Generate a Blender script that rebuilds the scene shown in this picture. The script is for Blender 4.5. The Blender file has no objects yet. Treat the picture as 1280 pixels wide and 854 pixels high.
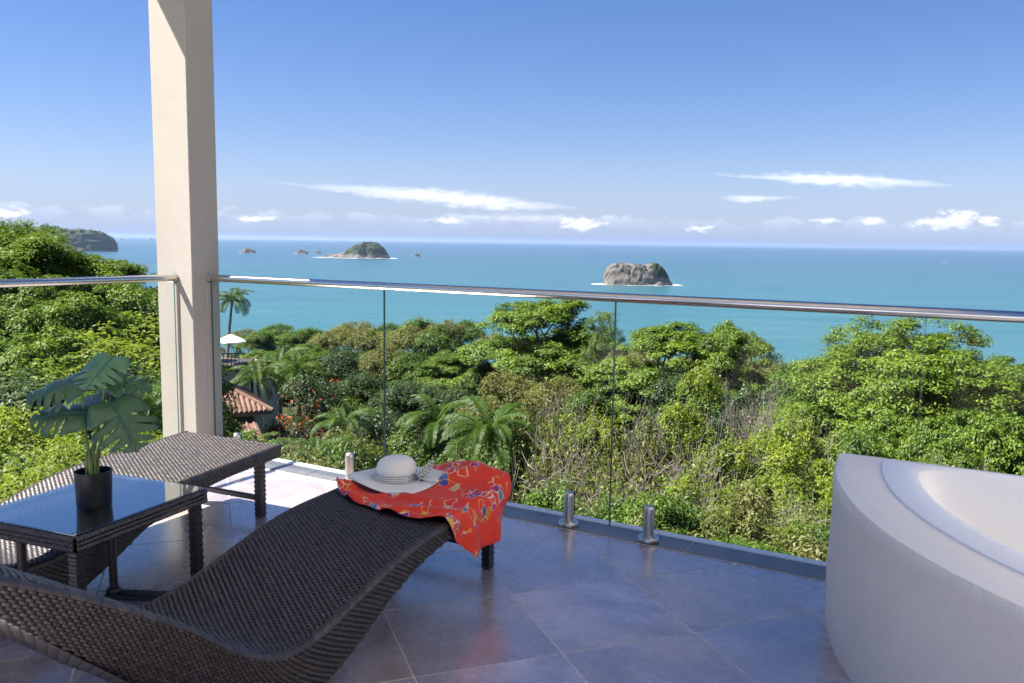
import bpy, math, random
import numpy as np
from mathutils import Vector, Matrix

S = bpy.context.scene
COL = S.collection
rad = math.radians
rng = np.random.default_rng(7)
random.seed(7)

# ------------------------------------------------------------------ camera
F_PX, YAW, PITCH, ROLL, EYE = 1065.0, rad(29.86), rad(6.71), rad(0.82), 1.62
_f = np.array([-math.sin(YAW)*math.cos(PITCH), math.cos(YAW)*math.cos(PITCH), -math.sin(PITCH)])
_r = np.array([math.cos(YAW), math.sin(YAW), 0.0])
_d = np.cross(_f, _r)
R2 = math.cos(ROLL)*_r - math.sin(ROLL)*_d
D2 = math.sin(ROLL)*_r + math.cos(ROLL)*_d
cam_d = bpy.data.cameras.new('camera')
cam_d.sensor_width = 36.0
cam_d.lens = F_PX/1280*36
cam_d.clip_start = 0.05
cam_d.clip_end = 400000
cam = bpy.data.objects.new('camera', cam_d)
COL.objects.link(cam)
cam.matrix_world = Matrix(((R2[0], -D2[0], -_f[0], 0), (R2[1], -D2[1], -_f[1], 0), (R2[2], -D2[2], -_f[2], EYE), (0, 0, 0, 1)))
S.camera = cam

def pdir(u, v):
    return R2*((u-640)/F_PX) + D2*((v-427)/F_PX) + _f
def at(u, v, dist):
    """world point seen in that direction at a horizontal distance"""
    d = pdir(u, v)
    return np.array([0, 0, EYE]) + d*(dist/math.hypot(d[0], d[1]))

# ------------------------------------------------------------------ light
SUN_DIR = np.array([1.76, 1.0, -2.7]); SUN_DIR = SUN_DIR/np.linalg.norm(SUN_DIR)   # way the light travels
to_sun = -SUN_DIR
SUN_EL = math.asin(to_sun[2]); SUN_AZ = math.atan2(to_sun[0], to_sun[1])
sun_d = bpy.data.lights.new('sun', 'SUN')
sun_d.energy = 5.0
sun_d.angle = rad(0.53)
sun_d.color = (1.0, 0.955, 0.88)
sun = bpy.data.objects.new('sun', sun_d)
COL.objects.link(sun)
sun.rotation_euler = Vector(SUN_DIR).to_track_quat('-Z', 'Y').to_euler()

W = bpy.data.worlds.new('World')
S.world = W
W.use_nodes = True
nt = W.node_tree
nt.nodes.clear()

class NB:
    """small node-building helper"""
    def __init__(s, tree): s.t = tree
    def n(s, typ, **kw):
        nd = s.t.nodes.new(typ)
        for k, v in kw.items():
            setattr(nd, k, v)
        return nd
    def put(s, sock, v):
        if isinstance(v, (int, float)): sock.default_value = v
        elif isinstance(v, (tuple, list)):
            sock.default_value = tuple(v) if len(v) == len(sock.default_value) else (*v, 1.0)
        else: s.t.links.new(v, sock)
    def m(s, op, a, b=0.0, c=None, clamp=False):
        nd = s.n('ShaderNodeMath', operation=op, use_clamp=clamp)
        s.put(nd.inputs[0], a); s.put(nd.inputs[1], b)
        if c is not None: s.put(nd.inputs[2], c)
        return nd.outputs[0]
    def mix(s, f, a, b, blend='MIX'):
        nd = s.n('ShaderNodeMix', data_type='RGBA', blend_type=blend)
        s.put(nd.inputs[0], f); s.put(nd.inputs[6], a); s.put(nd.inputs[7], b)
        return nd.outputs[2]
    def ramp(s, f, stops, interp='LINEAR'):
        nd = s.n('ShaderNodeValToRGB')
        cr = nd.color_ramp; cr.interpolation = interp
        while len(cr.elements) < len(stops): cr.elements.new(0.5)
        for e, (p, c) in zip(cr.elements, stops):
            e.position = p; e.color = (*c, 1) if len(c) == 3 else c
        s.put(nd.inputs[0], f)
        return nd.outputs[0]
    def step(s, x, lo, hi):
        nd = s.n('ShaderNodeMapRange', interpolation_type='SMOOTHSTEP')
        s.put(nd.inputs[0], x); s.put(nd.inputs[1], lo); s.put(nd.inputs[2], hi)
        return nd.outputs[0]
    def noise(s, vec, scale, detail=3.0, rough=0.5, dist=0.0):
        nd = s.n('ShaderNodeTexNoise')
        if vec is not None: s.put(nd.inputs['Vector'], vec)
        nd.inputs['Scale'].default_value = scale; nd.inputs['Detail'].default_value = detail
        nd.inputs['Roughness'].default_value = rough; nd.inputs['Distortion'].default_value = dist
        return nd.outputs[0]
    def vscale(s, vec, sc, loc=(0, 0, 0)):
        nd = s.n('ShaderNodeMapping')
        s.put(nd.inputs[0], vec); nd.inputs['Scale'].default_value = sc; nd.inputs['Location'].default_value = loc
        return nd.outputs[0]

b = NB(nt)
sky = b.n('ShaderNodeTexSky', sky_type='NISHITA')
sky.sun_disc = False
sky.sun_elevation = SUN_EL
sky.sun_rotation = SUN_AZ
sky.altitude = 60
sky.air_density = 1.0
sky.dust_density = 0.05
sky.ozone_density = 2.2
tc = b.n('ShaderNodeTexCoord')
sep = b.n('ShaderNodeSeparateXYZ'); b.put(sep.inputs[0], tc.outputs['Generated'])
AZ = b.m('ARCTAN2', sep.outputs[0], sep.outputs[1])
EL = b.m('ARCSINE', sep.outputs[2])
def azel(u, v):
    d = pdir(u, v); d = d/np.linalg.norm(d)
    return math.atan2(d[0], d[1]), math.asin(d[2])
cmb = b.n('ShaderNodeCombineXYZ'); b.put(cmb.inputs[0], AZ); b.put(cmb.inputs[1], EL)
AE = cmb.outputs[0]
n_streak = b.noise(b.vscale(AE, (14, 120, 1)), 1.0, 5, 0.6, 0.6)
n_fine = b.noise(b.vscale(AE, (60, 150, 1)), 1.0, 6, 0.62, 0.3)
def streak(u0, v0, u1, v1, thick_px, peak, strength):
    a0, e0 = azel(u0, v0); a1, e1 = azel(u1, v1)
    t = b.m('DIVIDE', b.m('SUBTRACT', AZ, a0), (a1-a0))
    base = b.m('ADD', b.m('MULTIPLY', t, e1-e0), e0)
    base = b.m('ADD', base, b.m('MULTIPLY', b.m('SUBTRACT', n_streak, 0.5), 0.012))
    up = b.step(t, 0.0, peak); dn = b.step(t, 1.0, peak)
    env = b.m('MULTIPLY', up, dn)
    th = b.m('ADD', b.m('MULTIPLY', env, thick_px/F_PX), 0.0006)
    q = b.m('DIVIDE', b.m('ABSOLUTE', b.m('SUBTRACT', EL, base)), th)
    q = b.m('ADD', q, b.m('MULTIPLY', b.m('SUBTRACT', n_fine, 0.5), 1.6))
    return b.m('MULTIPLY', b.m('MULTIPLY', b.step(q, 1.15, 0.1), env), strength)
masks = [streak(285, 222, 765, 265, 11, 0.6, 0.62), streak(850, 214, 1240, 233, 8, 0.55, 0.6),
         streak(890, 248, 1010, 248, 4, 0.4, 0.45), streak(500, 268, 800, 276, 6, 0.5, 0.25)]
cum_n = b.noise(b.vscale(AE, (34, 62, 1), (3.1, 1.7, 0)), 1.0, 7, 0.6, 0.2)
cum_big = b.noise(b.vscale(AE, (5, 3, 1), (0.4, 0, 0)), 1.0, 2, 0.5)
eld = b.m('MULTIPLY', EL, 57.2958)
hgt = b.m('ADD', 1.7, b.m('MULTIPLY', cum_big, 1.4))
bank = b.m('SUBTRACT', cum_n, b.m('MULTIPLY', b.step(eld, 1.25, hgt), 0.34))
bank = b.m('MULTIPLY', b.step(bank, 0.40, 0.55), b.step(eld, 0.3, 1.1))
def puff(u, v, rpx, hpx):
    a0, e0 = azel(u, v)
    dx = b.m('DIVIDE', b.m('SUBTRACT', AZ, a0), rpx/F_PX)
    dy = b.m('DIVIDE', b.m('SUBTRACT', EL, e0), hpx/F_PX)
    q = b.m('SQRT', b.m('ADD', b.m('MULTIPLY', dx, dx), b.m('MULTIPLY', dy, dy)))
    q = b.m('ADD', q, b.m('MULTIPLY', b.m('SUBTRACT', n_fine, 0.5), 4.0))
    return b.step(q, 1.3, 0.2)
puffs = None
for a in [(1166, 279, 20, 7), (1200, 273, 17, 10), (1236, 277, 12, 6), (1090, 276, 16, 4), (1030, 277, 12, 4), (730, 279, 26, 8), (875, 286, 14, 4), (320, 273, 22, 4), (14, 268, 16, 6), (560, 276, 20, 4)]:
    q = puff(*a)
    puffs = q if puffs is None else b.m('MAXIMUM', puffs, q)
allm = masks[0]
for q in masks[1:]: allm = b.m('MAXIMUM', allm, q)
hsv = b.n('ShaderNodeHueSaturation'); hsv.inputs['Saturation'].default_value = 1.27; hsv.inputs['Value'].default_value = 1.0
gm = b.n('ShaderNodeGamma'); b.put(gm.inputs[0], sky.outputs[0]); gm.inputs[1].default_value = 0.9
b.put(hsv.inputs['Color'], gm.outputs[0])
skyc = b.mix(1.0, hsv.outputs[0], (0.78, 0.755, 0.97, 1), 'MULTIPLY')
low = b.m('POWER', b.m('SUBTRACT', 1.0, b.m('ABSOLUTE', sep.outputs[2])), 18.0)
skyc = b.mix(b.m('MULTIPLY', low, 0.85), skyc, (1.95, 2.95, 5.1, 1))
c = b.mix(allm, skyc, (8.2, 8.2, 8.4, 1))
c = b.mix(b.m('MULTIPLY', bank, 0.28), c, b.mix(b.step(eld, 0.9, 1.9), (3.6, 4.4, 6.0, 1), (6.4, 6.7, 7.4, 1)))
c = b.mix(b.m('MULTIPLY', puffs, 0.6), c, (8.3, 8.3, 8.6, 1))
bg = b.n('ShaderNodeBackground'); b.put(bg.inputs[0], c); bg.inputs[1].default_value = 0.05
wo = b.n('ShaderNodeOutputWorld'); nt.links.new(bg.outputs[0], wo.inputs[0])

S.view_settings.view_transform = 'Standard'
S.view_settings.look = 'None'
S.view_settings.exposure = 1.8
S.view_settings.gamma = 1.0
S.view_settings.use_curve_mapping = False
S.render.engine = 'CYCLES'
cy = S.cycles
cy.max_bounces = 8; cy.diffuse_bounces = 3; cy.glossy_bounces = 3; cy.transmission_bounces = 4
cy.transparent_max_bounces = 10; cy.volume_bounces = 0
cy.caustics_reflective = False; cy.caustics_refractive = False
cy.sample_clamp_indirect = 6
cy.use_denoising = True

# ------------------------------------------------------------------ helpers
def mat(name, build):
    m = bpy.data.materials.new(name); m.use_nodes = True
    t = m.node_tree; t.nodes.clear()
    bb = NB(t)
    out = bb.n('ShaderNodeOutputMaterial')
    sh = build(bb)
    t.links.new(sh, out.inputs[0])
    return m
def principled(bb, color, rough=0.5, metal=0.0, spec=0.5, bump=None, bstr=0.2, bdist=0.01, **kw):
    p = bb.n('ShaderNodeBsdfPrincipled')
    bb.put(p.inputs['Base Color'], color if not isinstance(color, tuple) else (*color[:3], 1))
    bb.put(p.inputs['Roughness'], rough); bb.put(p.inputs['Metallic'], metal)
    bb.put(p.inputs['Specular IOR Level'], spec)
    for k, v in kw.items(): bb.put(p.inputs[k], v)
    if bump is not None:
        bn = bb.n('ShaderNodeBump'); bn.inputs['Strength'].default_value = bstr; bn.inputs['Distance'].default_value = bdist
        bb.put(bn.inputs['Height'], bump); bb.put(p.inputs['Normal'], bn.outputs[0])
    return p.outputs[0]
def objco(bb): return bb.n('ShaderNodeTexCoord').outputs['Object']
def worldpos(bb): return bb.n('ShaderNodeNewGeometry').outputs['Position']
def orand(bb): return bb.n('ShaderNodeObjectInfo').outputs['Random']

def link(name, me, m=None, parent=None):
    o = bpy.data.objects.new(name, me)
    COL.objects.link(o)
    if m is not None and me is not None and not me.materials: me.materials.append(m)
    if parent is not None: o.parent = parent
    return o
def tag(o, label=None, cat=None, group=None, kind=None):
    if label: o['label'] = label
    if cat: o['category'] = cat
    if group: o['group'] = group
    if kind: o['kind'] = kind
    return o
def empty(name, loc=(0, 0, 0), rz=0.0, label=None, cat=None, group=None):
    o = bpy.data.objects.new(name, None); COL.objects.link(o)
    o.empty_display_size = 0.2
    o.location = loc; o.rotation_euler = (0, 0, rz)
    return tag(o, label, cat, group)
def mesh_np(name, V, Fc, smooth=False):
    """Fc: (n,k) int array of equal-size faces, or list of faces"""
    me = bpy.data.meshes.new(name)
    V = np.asarray(V, dtype=np.float32)
    if isinstance(Fc, np.ndarray):
        n, k = Fc.shape
        me.vertices.add(len(V)); me.vertices.foreach_set('co', V.ravel())
        me.loops.add(n*k); me.loops.foreach_set('vertex_index', Fc.astype(np.int32).ravel())
        me.polygons.add(n); me.polygons.foreach_set('loop_start', np.arange(0, n*k, k, dtype=np.int32))
        me.update(calc_edges=True)
    else:
        me.from_pydata(V.tolist(), [], Fc); me.update()
    me.validate()
    if smooth: me.polygons.foreach_set('use_smooth', np.ones(len(me.polygons), dtype=bool))
    return me

class MB:
    """collects plain shapes into one mesh"""
    def __init__(s): s.v = []; s.f = []
    def add(s, V, Fc):
        o = len(s.v); s.v += [tuple(x) for x in V]; s.f += [tuple(i+o for i in q) for q in Fc]; return s
    def box(s, x0, x1, y0, y1, z0, z1, bev=0.0, M=None):
        if bev <= 0:
            V = [(x, y, z) for z in (z0, z1) for y in (y0, y1) for x in (x0, x1)]
            Fc = [(0, 2, 3, 1), (4, 5, 7, 6), (0, 1, 5, 4), (2, 6, 7, 3), (0, 4, 6, 2), (1, 3, 7, 5)]
        else:
            b_ = bev
            def ring(z, i): return [(x0+i, y0, z), (x1-i, y0, z), (x1, y0+i, z), (x1, y1-i, z), (x1-i, y1, z), (x0+i, y1, z), (x0, y1-i, z), (x0, y0+i, z)]
            def rin(z): return [(x0+b_, y0+b_, z), (x1-b_, y0+b_, z), (x1-b_, y0+b_, z), (x1-b_, y1-b_, z), (x1-b_, y1-b_, z), (x0+b_, y1-b_, z), (x0+b_, y1-b_, z), (x0+b_, y0+b_, z)]
            V = rin(z0)+ring(z0+b_, b_)+ring(z1-b_, b_)+rin(z1)
            Fc = []
            for k in range(3):
                for i in range(8): Fc.append((k*8+i, k*8+(i+1) % 8, (k+1)*8+(i+1) % 8, (k+1)*8+i))
            Fc += [tuple(range(24, 32)), tuple(reversed(range(8)))]
        if M is not None: V = [tuple(M @ Vector(p)) for p in V]
        return s.add(V, Fc)
    def prism(s, poly, z0, z1):
        n = len(poly)
        V = [(x, y, z0) for x, y in poly]+[(x, y, z1) for x, y in poly]
        Fc = [tuple(reversed(range(n))), tuple(range(n, 2*n))]+[(i, (i+1) % n, n+(i+1) % n, n+i) for i in range(n)]
        return s.add(V, Fc)
    def lathe(s, prof, n=24, c=(0, 0, 0), caps=True):
        V = []; Fc = []
        for r, z in prof:
            for i in range(n):
                a = 2*math.pi*i/n; V.append((c[0]+r*math.cos(a), c[1]+r*math.sin(a), c[2]+z))
        for k in range(len(prof)-1):
            for i in range(n): Fc.append((k*n+i, k*n+(i+1) % n, (k+1)*n+(i+1) % n, (k+1)*n+i))
        if caps: Fc += [tuple(reversed(range(n))), tuple(range((len(prof)-1)*n, len(prof)*n))]
        return s.add(V, Fc)
    def tube(s, pts, radii, n=10, caps=True):
        pts = [Vector(p) for p in pts]; V = []; Fc = []
        ref = None
        for i, p in enumerate(pts):
            t = (pts[min(i+1, len(pts)-1)]-pts[max(i-1, 0)]).normalized()
            if ref is None: ref = t.orthogonal().normalized()
            ref = (ref-t*ref.dot(t)).normalized(); q = t.cross(ref)
            r = radii[i] if hasattr(radii, '__len__') else radii
            for k in range(n):
                a = 2*math.pi*k/n; V.append(p+(ref*math.cos(a)+q*math.sin(a))*r)
        for i in range(len(pts)-1):
            for k in range(n): Fc.append((i*n+k, i*n+(k+1) % n, (i+1)*n+(k+1) % n, (i+1)*n+k))
        if caps: Fc += [tuple(reversed(range(n))), tuple(range((len(pts)-1)*n, len(pts)*n))]
        return s.add(V, Fc)
    def mesh(s, name, smooth=False):
        me = bpy.data.meshes.new(name); me.from_pydata([tuple(p) for p in s.v], [], s.f); me.validate(); me.update()
        if smooth: me.polygons.foreach_set('use_smooth', np.ones(len(me.polygons), dtype=bool))
        return me
    def build(s, name, m, parent=None, smooth=False, bevel=0.0):
        o = link(name, s.mesh(name, smooth), m, parent)
        if smooth:
            md = o.modifiers.new('split', 'EDGE_SPLIT'); md.split_angle = rad(40)
        if bevel:
            md = o.modifiers.new('bevel', 'BEVEL'); md.width = bevel; md.segments = 2; md.limit_method = 'ANGLE'
        return o

# vectorised value noise
_perm = rng.permutation(256)
_val = rng.random(256)
def vnoise(P):
    P = np.asarray(P, float); i = np.floor(P).astype(int); f = P-i; f = f*f*(3-2*f)
    def h(a, b_, c_): return _val[_perm[(_perm[(_perm[a & 255]+b_) & 255]+c_) & 255]]
    r = 0
    for dx in (0, 1):
        wx = f[..., 0] if dx else 1-f[..., 0]
        for dy in (0, 1):
            wy = f[..., 1] if dy else 1-f[..., 1]
            for dz in (0, 1):
                wz = f[..., 2] if dz else 1-f[..., 2]
                r = r+wx*wy*wz*h(i[..., 0]+dx, i[..., 1]+dy, i[..., 2]+dz)
    return r
def fbm(P, o=4):
    P = np.asarray(P, float); s_ = 0; a = 0.5
    for k in range(o):
        s_ = s_+a*(vnoise(P*2**k+17.3*k)-0.5); a *= 0.5
    return s_
def sstep(x, a, c_):
    t = np.clip((np.asarray(x, float)-a)/(c_-a), 0, 1); return t*t*(3-2*t)

# ------------------------------------------------------------------ materials
def m_tile(bb):
    co = worldpos(bb); r = orand(bb)
    off = bb.n('ShaderNodeVectorMath', operation='ADD')
    bb.put(off.inputs[0], co); cv = bb.n('ShaderNodeCombineXYZ')
    for k in range(3): bb.put(cv.inputs[k], bb.m('MULTIPLY', r, 37.0+11*k))
    bb.put(off.inputs[1], cv.outputs[0]); v = off.outputs[0]
    n1 = bb.noise(v, 2.6, 6, 0.62, 0.5); n2 = bb.noise(v, 22, 6, 0.7, 0.2); n3 = bb.noise(bb.vscale(v, (2.6, 4.2, 3)), 1.3, 4, 0.55, 0.6)
    n = bb.m('ADD', bb.m('MULTIPLY', n1, 0.55), bb.m('MULTIPLY', n3, 0.45))
    col = bb.ramp(n, [(0.25, (0.19, 0.17, 0.17)), (0.5, (0.37, 0.335, 0.335)), (0.75, (0.6, 0.56, 0.56))])
    col = bb.mix(bb.m('MULTIPLY', bb.m('MULTIPLY', bb.step(n2, 0.5, 0.8), bb.step(n1, 0.45, 0.6)), 0.5), col, (0.5, 0.47, 0.46, 1))
    col = bb.mix(bb.m('MULTIPLY', bb.m('SUBTRACT', r, 0.3), 0.5), col, (0.22, 0.2, 0.2, 1))
    n4 = bb.noise(v, 1.1, 3, 0.5)
    col = bb.mix(1.0, col, bb.mix(bb.step(n4, 0.36, 0.64), (1.12, 0.98, 0.88, 1), (0.98, 0.99, 1.16, 1)), 'MULTIPLY')
    rough = bb.m('ADD', 0.17, bb.m('MULTIPLY', n2, 0.2))
    return principled(bb, col, rough, 0, 0.8, bump=n2, bstr=0.05, bdist=0.004, **{'Coat Weight': 1.0, 'Coat Roughness': 0.2, 'Coat IOR': 1.7})
M_TILE = mat('floor_tile', m_tile)
M_GROUT = mat('grout', lambda bb: principled(bb, (0.7, 0.66, 0.62), 0.8))
def m_paint(c0, c1, bs, sc, bd=0.004):
    def f(bb):
        co = objco(bb); n = bb.noise(co, 1.7, 5, 0.6); n2 = bb.noise(co, sc, 4, 0.6)
        return principled(bb, bb.mix(bb.step(n, 0.3, 0.7), c0, c1), 0.6, 0, 0.3, bump=n2, bstr=bs, bdist=bd)
    return f
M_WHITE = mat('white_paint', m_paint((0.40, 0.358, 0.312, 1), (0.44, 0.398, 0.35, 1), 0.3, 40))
M_TRIM = mat('white_trim', lambda bb: principled(bb, (0.82, 0.83, 0.83), 0.4))
M_PLASTER_WALL = mat('tub_plaster', m_paint((0.80, 0.735, 0.66, 1), (0.86, 0.80, 0.725, 1), 1.0, 120, 0.012))
M_PLASTER_DECK = mat('tub_plaster_smooth', m_paint((0.85, 0.80, 0.735, 1), (0.88, 0.835, 0.77, 1), 0.10, 40))
M_ACRYLIC = mat('tub_acrylic', lambda bb: principled(bb, (0.9, 0.885, 0.86), 0.25, 0, 0.3))
M_RUBBER = mat('dark_rubber', lambda bb: principled(bb, (0.02, 0.02, 0.022), 0.6))
def m_steel(bb):
    co = objco(bb); n = bb.noise(bb.vscale(co, (2, 260, 260)), 1, 3, 0.6)
    return principled(bb, (0.66, 0.62, 0.58), bb.m('ADD', 0.16, bb.m('MULTIPLY', n, 0.12)), 1.0)
M_STEEL = mat('brushed_steel', m_steel)
def m_glass(tint, boost):
    def f(bb):
        tr = bb.n('ShaderNodeBsdfTransparent'); tr.inputs[0].default_value = (*tint, 1)
        gl = bb.n('ShaderNodeBsdfGlossy'); gl.inputs['Roughness'].default_value = 0.0; gl.inputs[0].default_value = (1, 1, 1, 1)
        ge = bb.n('ShaderNodeNewGeometry'); dp = bb.n('ShaderNodeVectorMath', operation='DOT_PRODUCT')
        bb.put(dp.inputs[0], ge.outputs['Normal']); bb.put(dp.inputs[1], ge.outputs['Incoming'])
        f0 = ((boost-1)/(boost+1))**2
        sch = bb.m('POWER', bb.m('SUBTRACT', 1.0, bb.m('ABSOLUTE', dp.outputs['Value']), clamp=True), 5.0)
        mx = bb.n('ShaderNodeMixShader'); bb.put(mx.inputs[0], bb.m('MULTIPLY_ADD', sch, 1-f0, f0))
        bb.t.links.new(tr.outputs[0], mx.inputs[1]); bb.t.links.new(gl.outputs[0], mx.inputs[2])
        return mx.outputs[0]
    return f
M_STEEL2 = mat('satin_steel', lambda bb: principled(bb, (0.56, 0.52, 0.47), 0.36, 1.0))
M_GLASS = mat('railing_glass', m_glass((0.978, 0.99, 0.985), 1.12))
M_GLASS_EDGE = mat('glass_edge', lambda bb: principled(bb, (0.07, 0.12, 0.11), 0.25, 0, 0.5))
M_TABLE_GLASS = mat('table_glass', m_glass((0.8, 0.84, 0.84), 3.1))
def m_wicker(bb):
    co = objco(bb); n = bb.noise(co, 14, 3, 0.6); g = bb.noise(bb.vscale(co, (90, 90, 90)), 1, 2)
    at_ = bb.n('ShaderNodeAttribute', attribute_name='rnd').outputs['Fac']
    col = bb.ramp(bb.m('ADD', bb.m('MULTIPLY', at_, 0.6), bb.m('MULTIPLY', n, 0.4)), [(0.1, (0.014, 0.0102, 0.0096)), (0.9, (0.054, 0.041, 0.039))])
    return principled(bb, col, bb.m('ADD', 0.38, bb.m('MULTIPLY', g, 0.16)), 0, 0.75)
M_WICKER = mat('dark_wicker', m_wicker)
M_WICKER_BASE = mat('wicker_backing', lambda bb: principled(bb, (0.006, 0.005, 0.005), 0.8))
M_POST = mat('dark_metal_post', lambda bb: principled(bb, (0.03, 0.026, 0.025), 0.35, 0, 0.5))
M_POT = mat('black_pot', lambda bb: principled(bb, (0.012, 0.012, 0.013), 0.42, 0, 0.5))
M_SOIL = mat('soil', lambda bb: principled(bb, bb.ramp(bb.noise(objco(bb), 90, 4), [(0.3, (0.015, 0.012, 0.01)), (0.7, (0.06, 0.045, 0.035))]), 0.9, bump=bb.noise(objco(bb), 120, 3), bstr=0.8))
M_STEM = mat('plant_stem', lambda bb: principled(bb, bb.ramp(bb.noise(objco(bb), 30, 3), [(0.3, (0.09, 0.15, 0.035)), (0.7, (0.2, 0.26, 0.08))]), 0.45))
def m_monstera(bb, k=1.0):
    uv = bb.n('ShaderNodeUVMap').outputs[0]
    s_ = bb.n('ShaderNodeSeparateXYZ'); bb.put(s_.inputs[0], uv)
    ax = bb.m('ABSOLUTE', s_.outputs[0])
    vein = bb.m('ABSOLUTE', bb.m('SINE', bb.m('MULTIPLY', bb.m('SUBTRACT', s_.outputs[1], bb.m('MULTIPLY', ax, 0.55)), 25.0)))
    vein = bb.step(vein, 0.18, 0.0); mid = bb.step(ax, 0.02, 0.005)
    n = bb.noise(uv, 5, 4)
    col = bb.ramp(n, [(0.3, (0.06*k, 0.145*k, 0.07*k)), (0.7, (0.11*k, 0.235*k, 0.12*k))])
    col = bb.mix(bb.m('MULTIPLY', vein, 0.35), col, (0.07, 0.15, 0.06, 1)); col = bb.mix(bb.m('MULTIPLY', mid, 0.8), col, (0.13, 0.2, 0.08, 1))
    p = bb.n('ShaderNodeBsdfPrincipled'); bb.put(p.inputs['Base Color'], col); p.inputs['Roughness'].default_value = 0.24; p.inputs['Specular IOR Level'].default_value = 0.9
    bn = bb.n('ShaderNodeBump'); bn.inputs['Strength'].default_value = 0.35; bn.inputs['Distance'].default_value = 0.004
    bb.put(bn.inputs['Height'], bb.m('SUBTRACT', 1.0, vein)); bb.put(p.inputs['Normal'], bn.outputs[0])
    t = bb.n('ShaderNodeBsdfTranslucent'); t.inputs[0].default_value = (0.12, 0.34, 0.05, 1)
    mx = bb.n('ShaderNodeMixShader'); mx.inputs[0].default_value = 0.38
    bb.t.links.new(p.outputs[0], mx.inputs[1]); bb.t.links.new(t.outputs[0], mx.inputs[2])
    return mx.outputs[0]
M_MONSTERA = mat('monstera_leaf', m_monstera)
M_MONSTERA_LIT = mat('monstera_lit_leaf', lambda bb: m_monstera(bb, 1.9))  # lighter copy for the top leaf, skylight shining through put into its colour
def m_scarf(bb):
    uv = bb.n('ShaderNodeUVMap').outputs[0]
    nz = bb.n('ShaderNodeTexNoise'); bb.put(nz.inputs['Vector'], uv); nz.inputs['Scale'].default_value = 9
    wv = bb.n('ShaderNodeVectorMath', operation='MULTIPLY_ADD'); bb.put(wv.inputs[0], nz.outputs['Color']); wv.inputs[1].default_value = (0.07, 0.07, 0); bb.put(wv.inputs[2], uv)
    v = wv.outputs[0]
    zone = bb.step(bb.noise(uv, 4.6, 2, 0.5, 0.8), 0.455, 0.51)
    ed = bb.n('ShaderNodeTexVoronoi', feature='DISTANCE_TO_EDGE'); bb.put(ed.inputs['Vector'], v); ed.inputs['Scale'].default_value = 27
    ce = bb.n('ShaderNodeTexVoronoi', feature='F1'); bb.put(ce.inputs['Vector'], v); ce.inputs['Scale'].default_value = 27
    cs = bb.n('ShaderNodeSeparateColor'); bb.put(cs.inputs[0], ce.outputs['Color'])
    red = bb.ramp(bb.noise(uv, 3, 3), [(0.3, (0.82, 0.045, 0.022)), (0.7, (0.9, 0.07, 0.03))])
    patch = bb.ramp(cs.outputs[0], [(0.0, (0.05, 0.08, 0.36)), (0.2, (0.3, 0.02, 0.26)), (0.36, (0.75, 0.22, 0.03)), (0.46, (0.1, 0.2, 0.45)), (0.66, (0.7, 0.5, 0.22)), (0.74, (0.16, 0.03, 0.26)), (0.88, (0.6, 0.05, 0.2))], 'CONSTANT')
    has = bb.m('MULTIPLY', bb.m('GREATER_THAN', cs.outputs[1], 0.7), zone)
    col = bb.mix(has, red, patch)
    line = bb.m('MULTIPLY', bb.step(ed.outputs[0], 0.085, 0.045), zone)
    lc = bb.ramp(cs.outputs[2], [(0.0, (0.85, 0.72, 0.45)), (0.4, (0.85, 0.5, 0.06)), (0.7, (0.8, 0.75, 0.68)), (0.9, (0.35, 0.05, 0.4))], 'CONSTANT')
    col = bb.mix(bb.m('MULTIPLY', line, bb.m('GREATER_THAN', cs.outputs[1], 0.3)), col, lc)
    weave = bb.noise(uv, 160, 2)
    sh = principled(bb, col, 0.62, 0, 0.3, bump=weave, bstr=0.15, bdist=0.002, **{'Sheen Weight': 0.15})
    t = bb.n('ShaderNodeBsdfTranslucent'); bb.put(t.inputs[0], col)
    mx = bb.n('ShaderNodeMixShader'); mx.inputs[0].default_value = 0.15
    bb.t.links.new(sh, mx.inputs[1]); bb.t.links.new(t.outputs[0], mx.inputs[2])
    return mx.outputs[0]
M_SCARF = mat('red_scarf', m_scarf)
def m_hat(bb):
    uv = objco(bb)
    s_ = bb.n('ShaderNodeSeparateXYZ'); bb.put(s_.inputs[0], uv)
    rr = bb.m('SQRT', bb.m('ADD', bb.m('MULTIPLY', s_.outputs[0], s_.outputs[0]), bb.m('MULTIPLY', s_.outputs[1], s_.outputs[1])))
    rib = bb.m('SINE', bb.m('MULTIPLY', bb.m('ADD', rr, bb.m('MULTIPLY', s_.outputs[2], -1.0)), 900))
    return principled(bb, (0.86, 0.82, 0.74), 0.7, 0, 0.3, bump=bb.m('ADD', rib, bb.noise(uv, 300, 2)), bstr=0.22, bdist=0.002)
M_HAT = mat('straw_hat', m_hat)
def m_ribbon(bb):
    uv = objco(bb); s_ = bb.n('ShaderNodeSeparateXYZ'); bb.put(s_.inputs[0], uv)
    ang = bb.m('MULTIPLY', bb.m('ARCTAN2', s_.outputs[1], s_.outputs[0]), 0.105)
    cv = bb.n('ShaderNodeCombineXYZ'); bb.put(cv.inputs[0], ang); bb.put(cv.inputs[1], s_.outputs[2])
    br = bb.n('ShaderNodeTexBrick'); bb.put(br.inputs['Vector'], cv.outputs[0]); br.inputs['Scale'].default_value = 42
    br.inputs['Color1'].default_value = (0.8, 0.78, 0.72, 1); br.inputs['Color2'].default_value = (0.78, 0.76, 0.7, 1); br.inputs['Mortar'].default_value = (0.02, 0.02, 0.03, 1)
    br.inputs['Mortar Size'].default_value = 0.05; br.inputs['Brick Width'].default_value = 0.62; br.inputs['Row Height'].default_value = 0.42
    return principled(bb, br.outputs[0], 0.6, 0, 0.3)
M_RIBBON = mat('hat_ribbon', m_ribbon)

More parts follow.
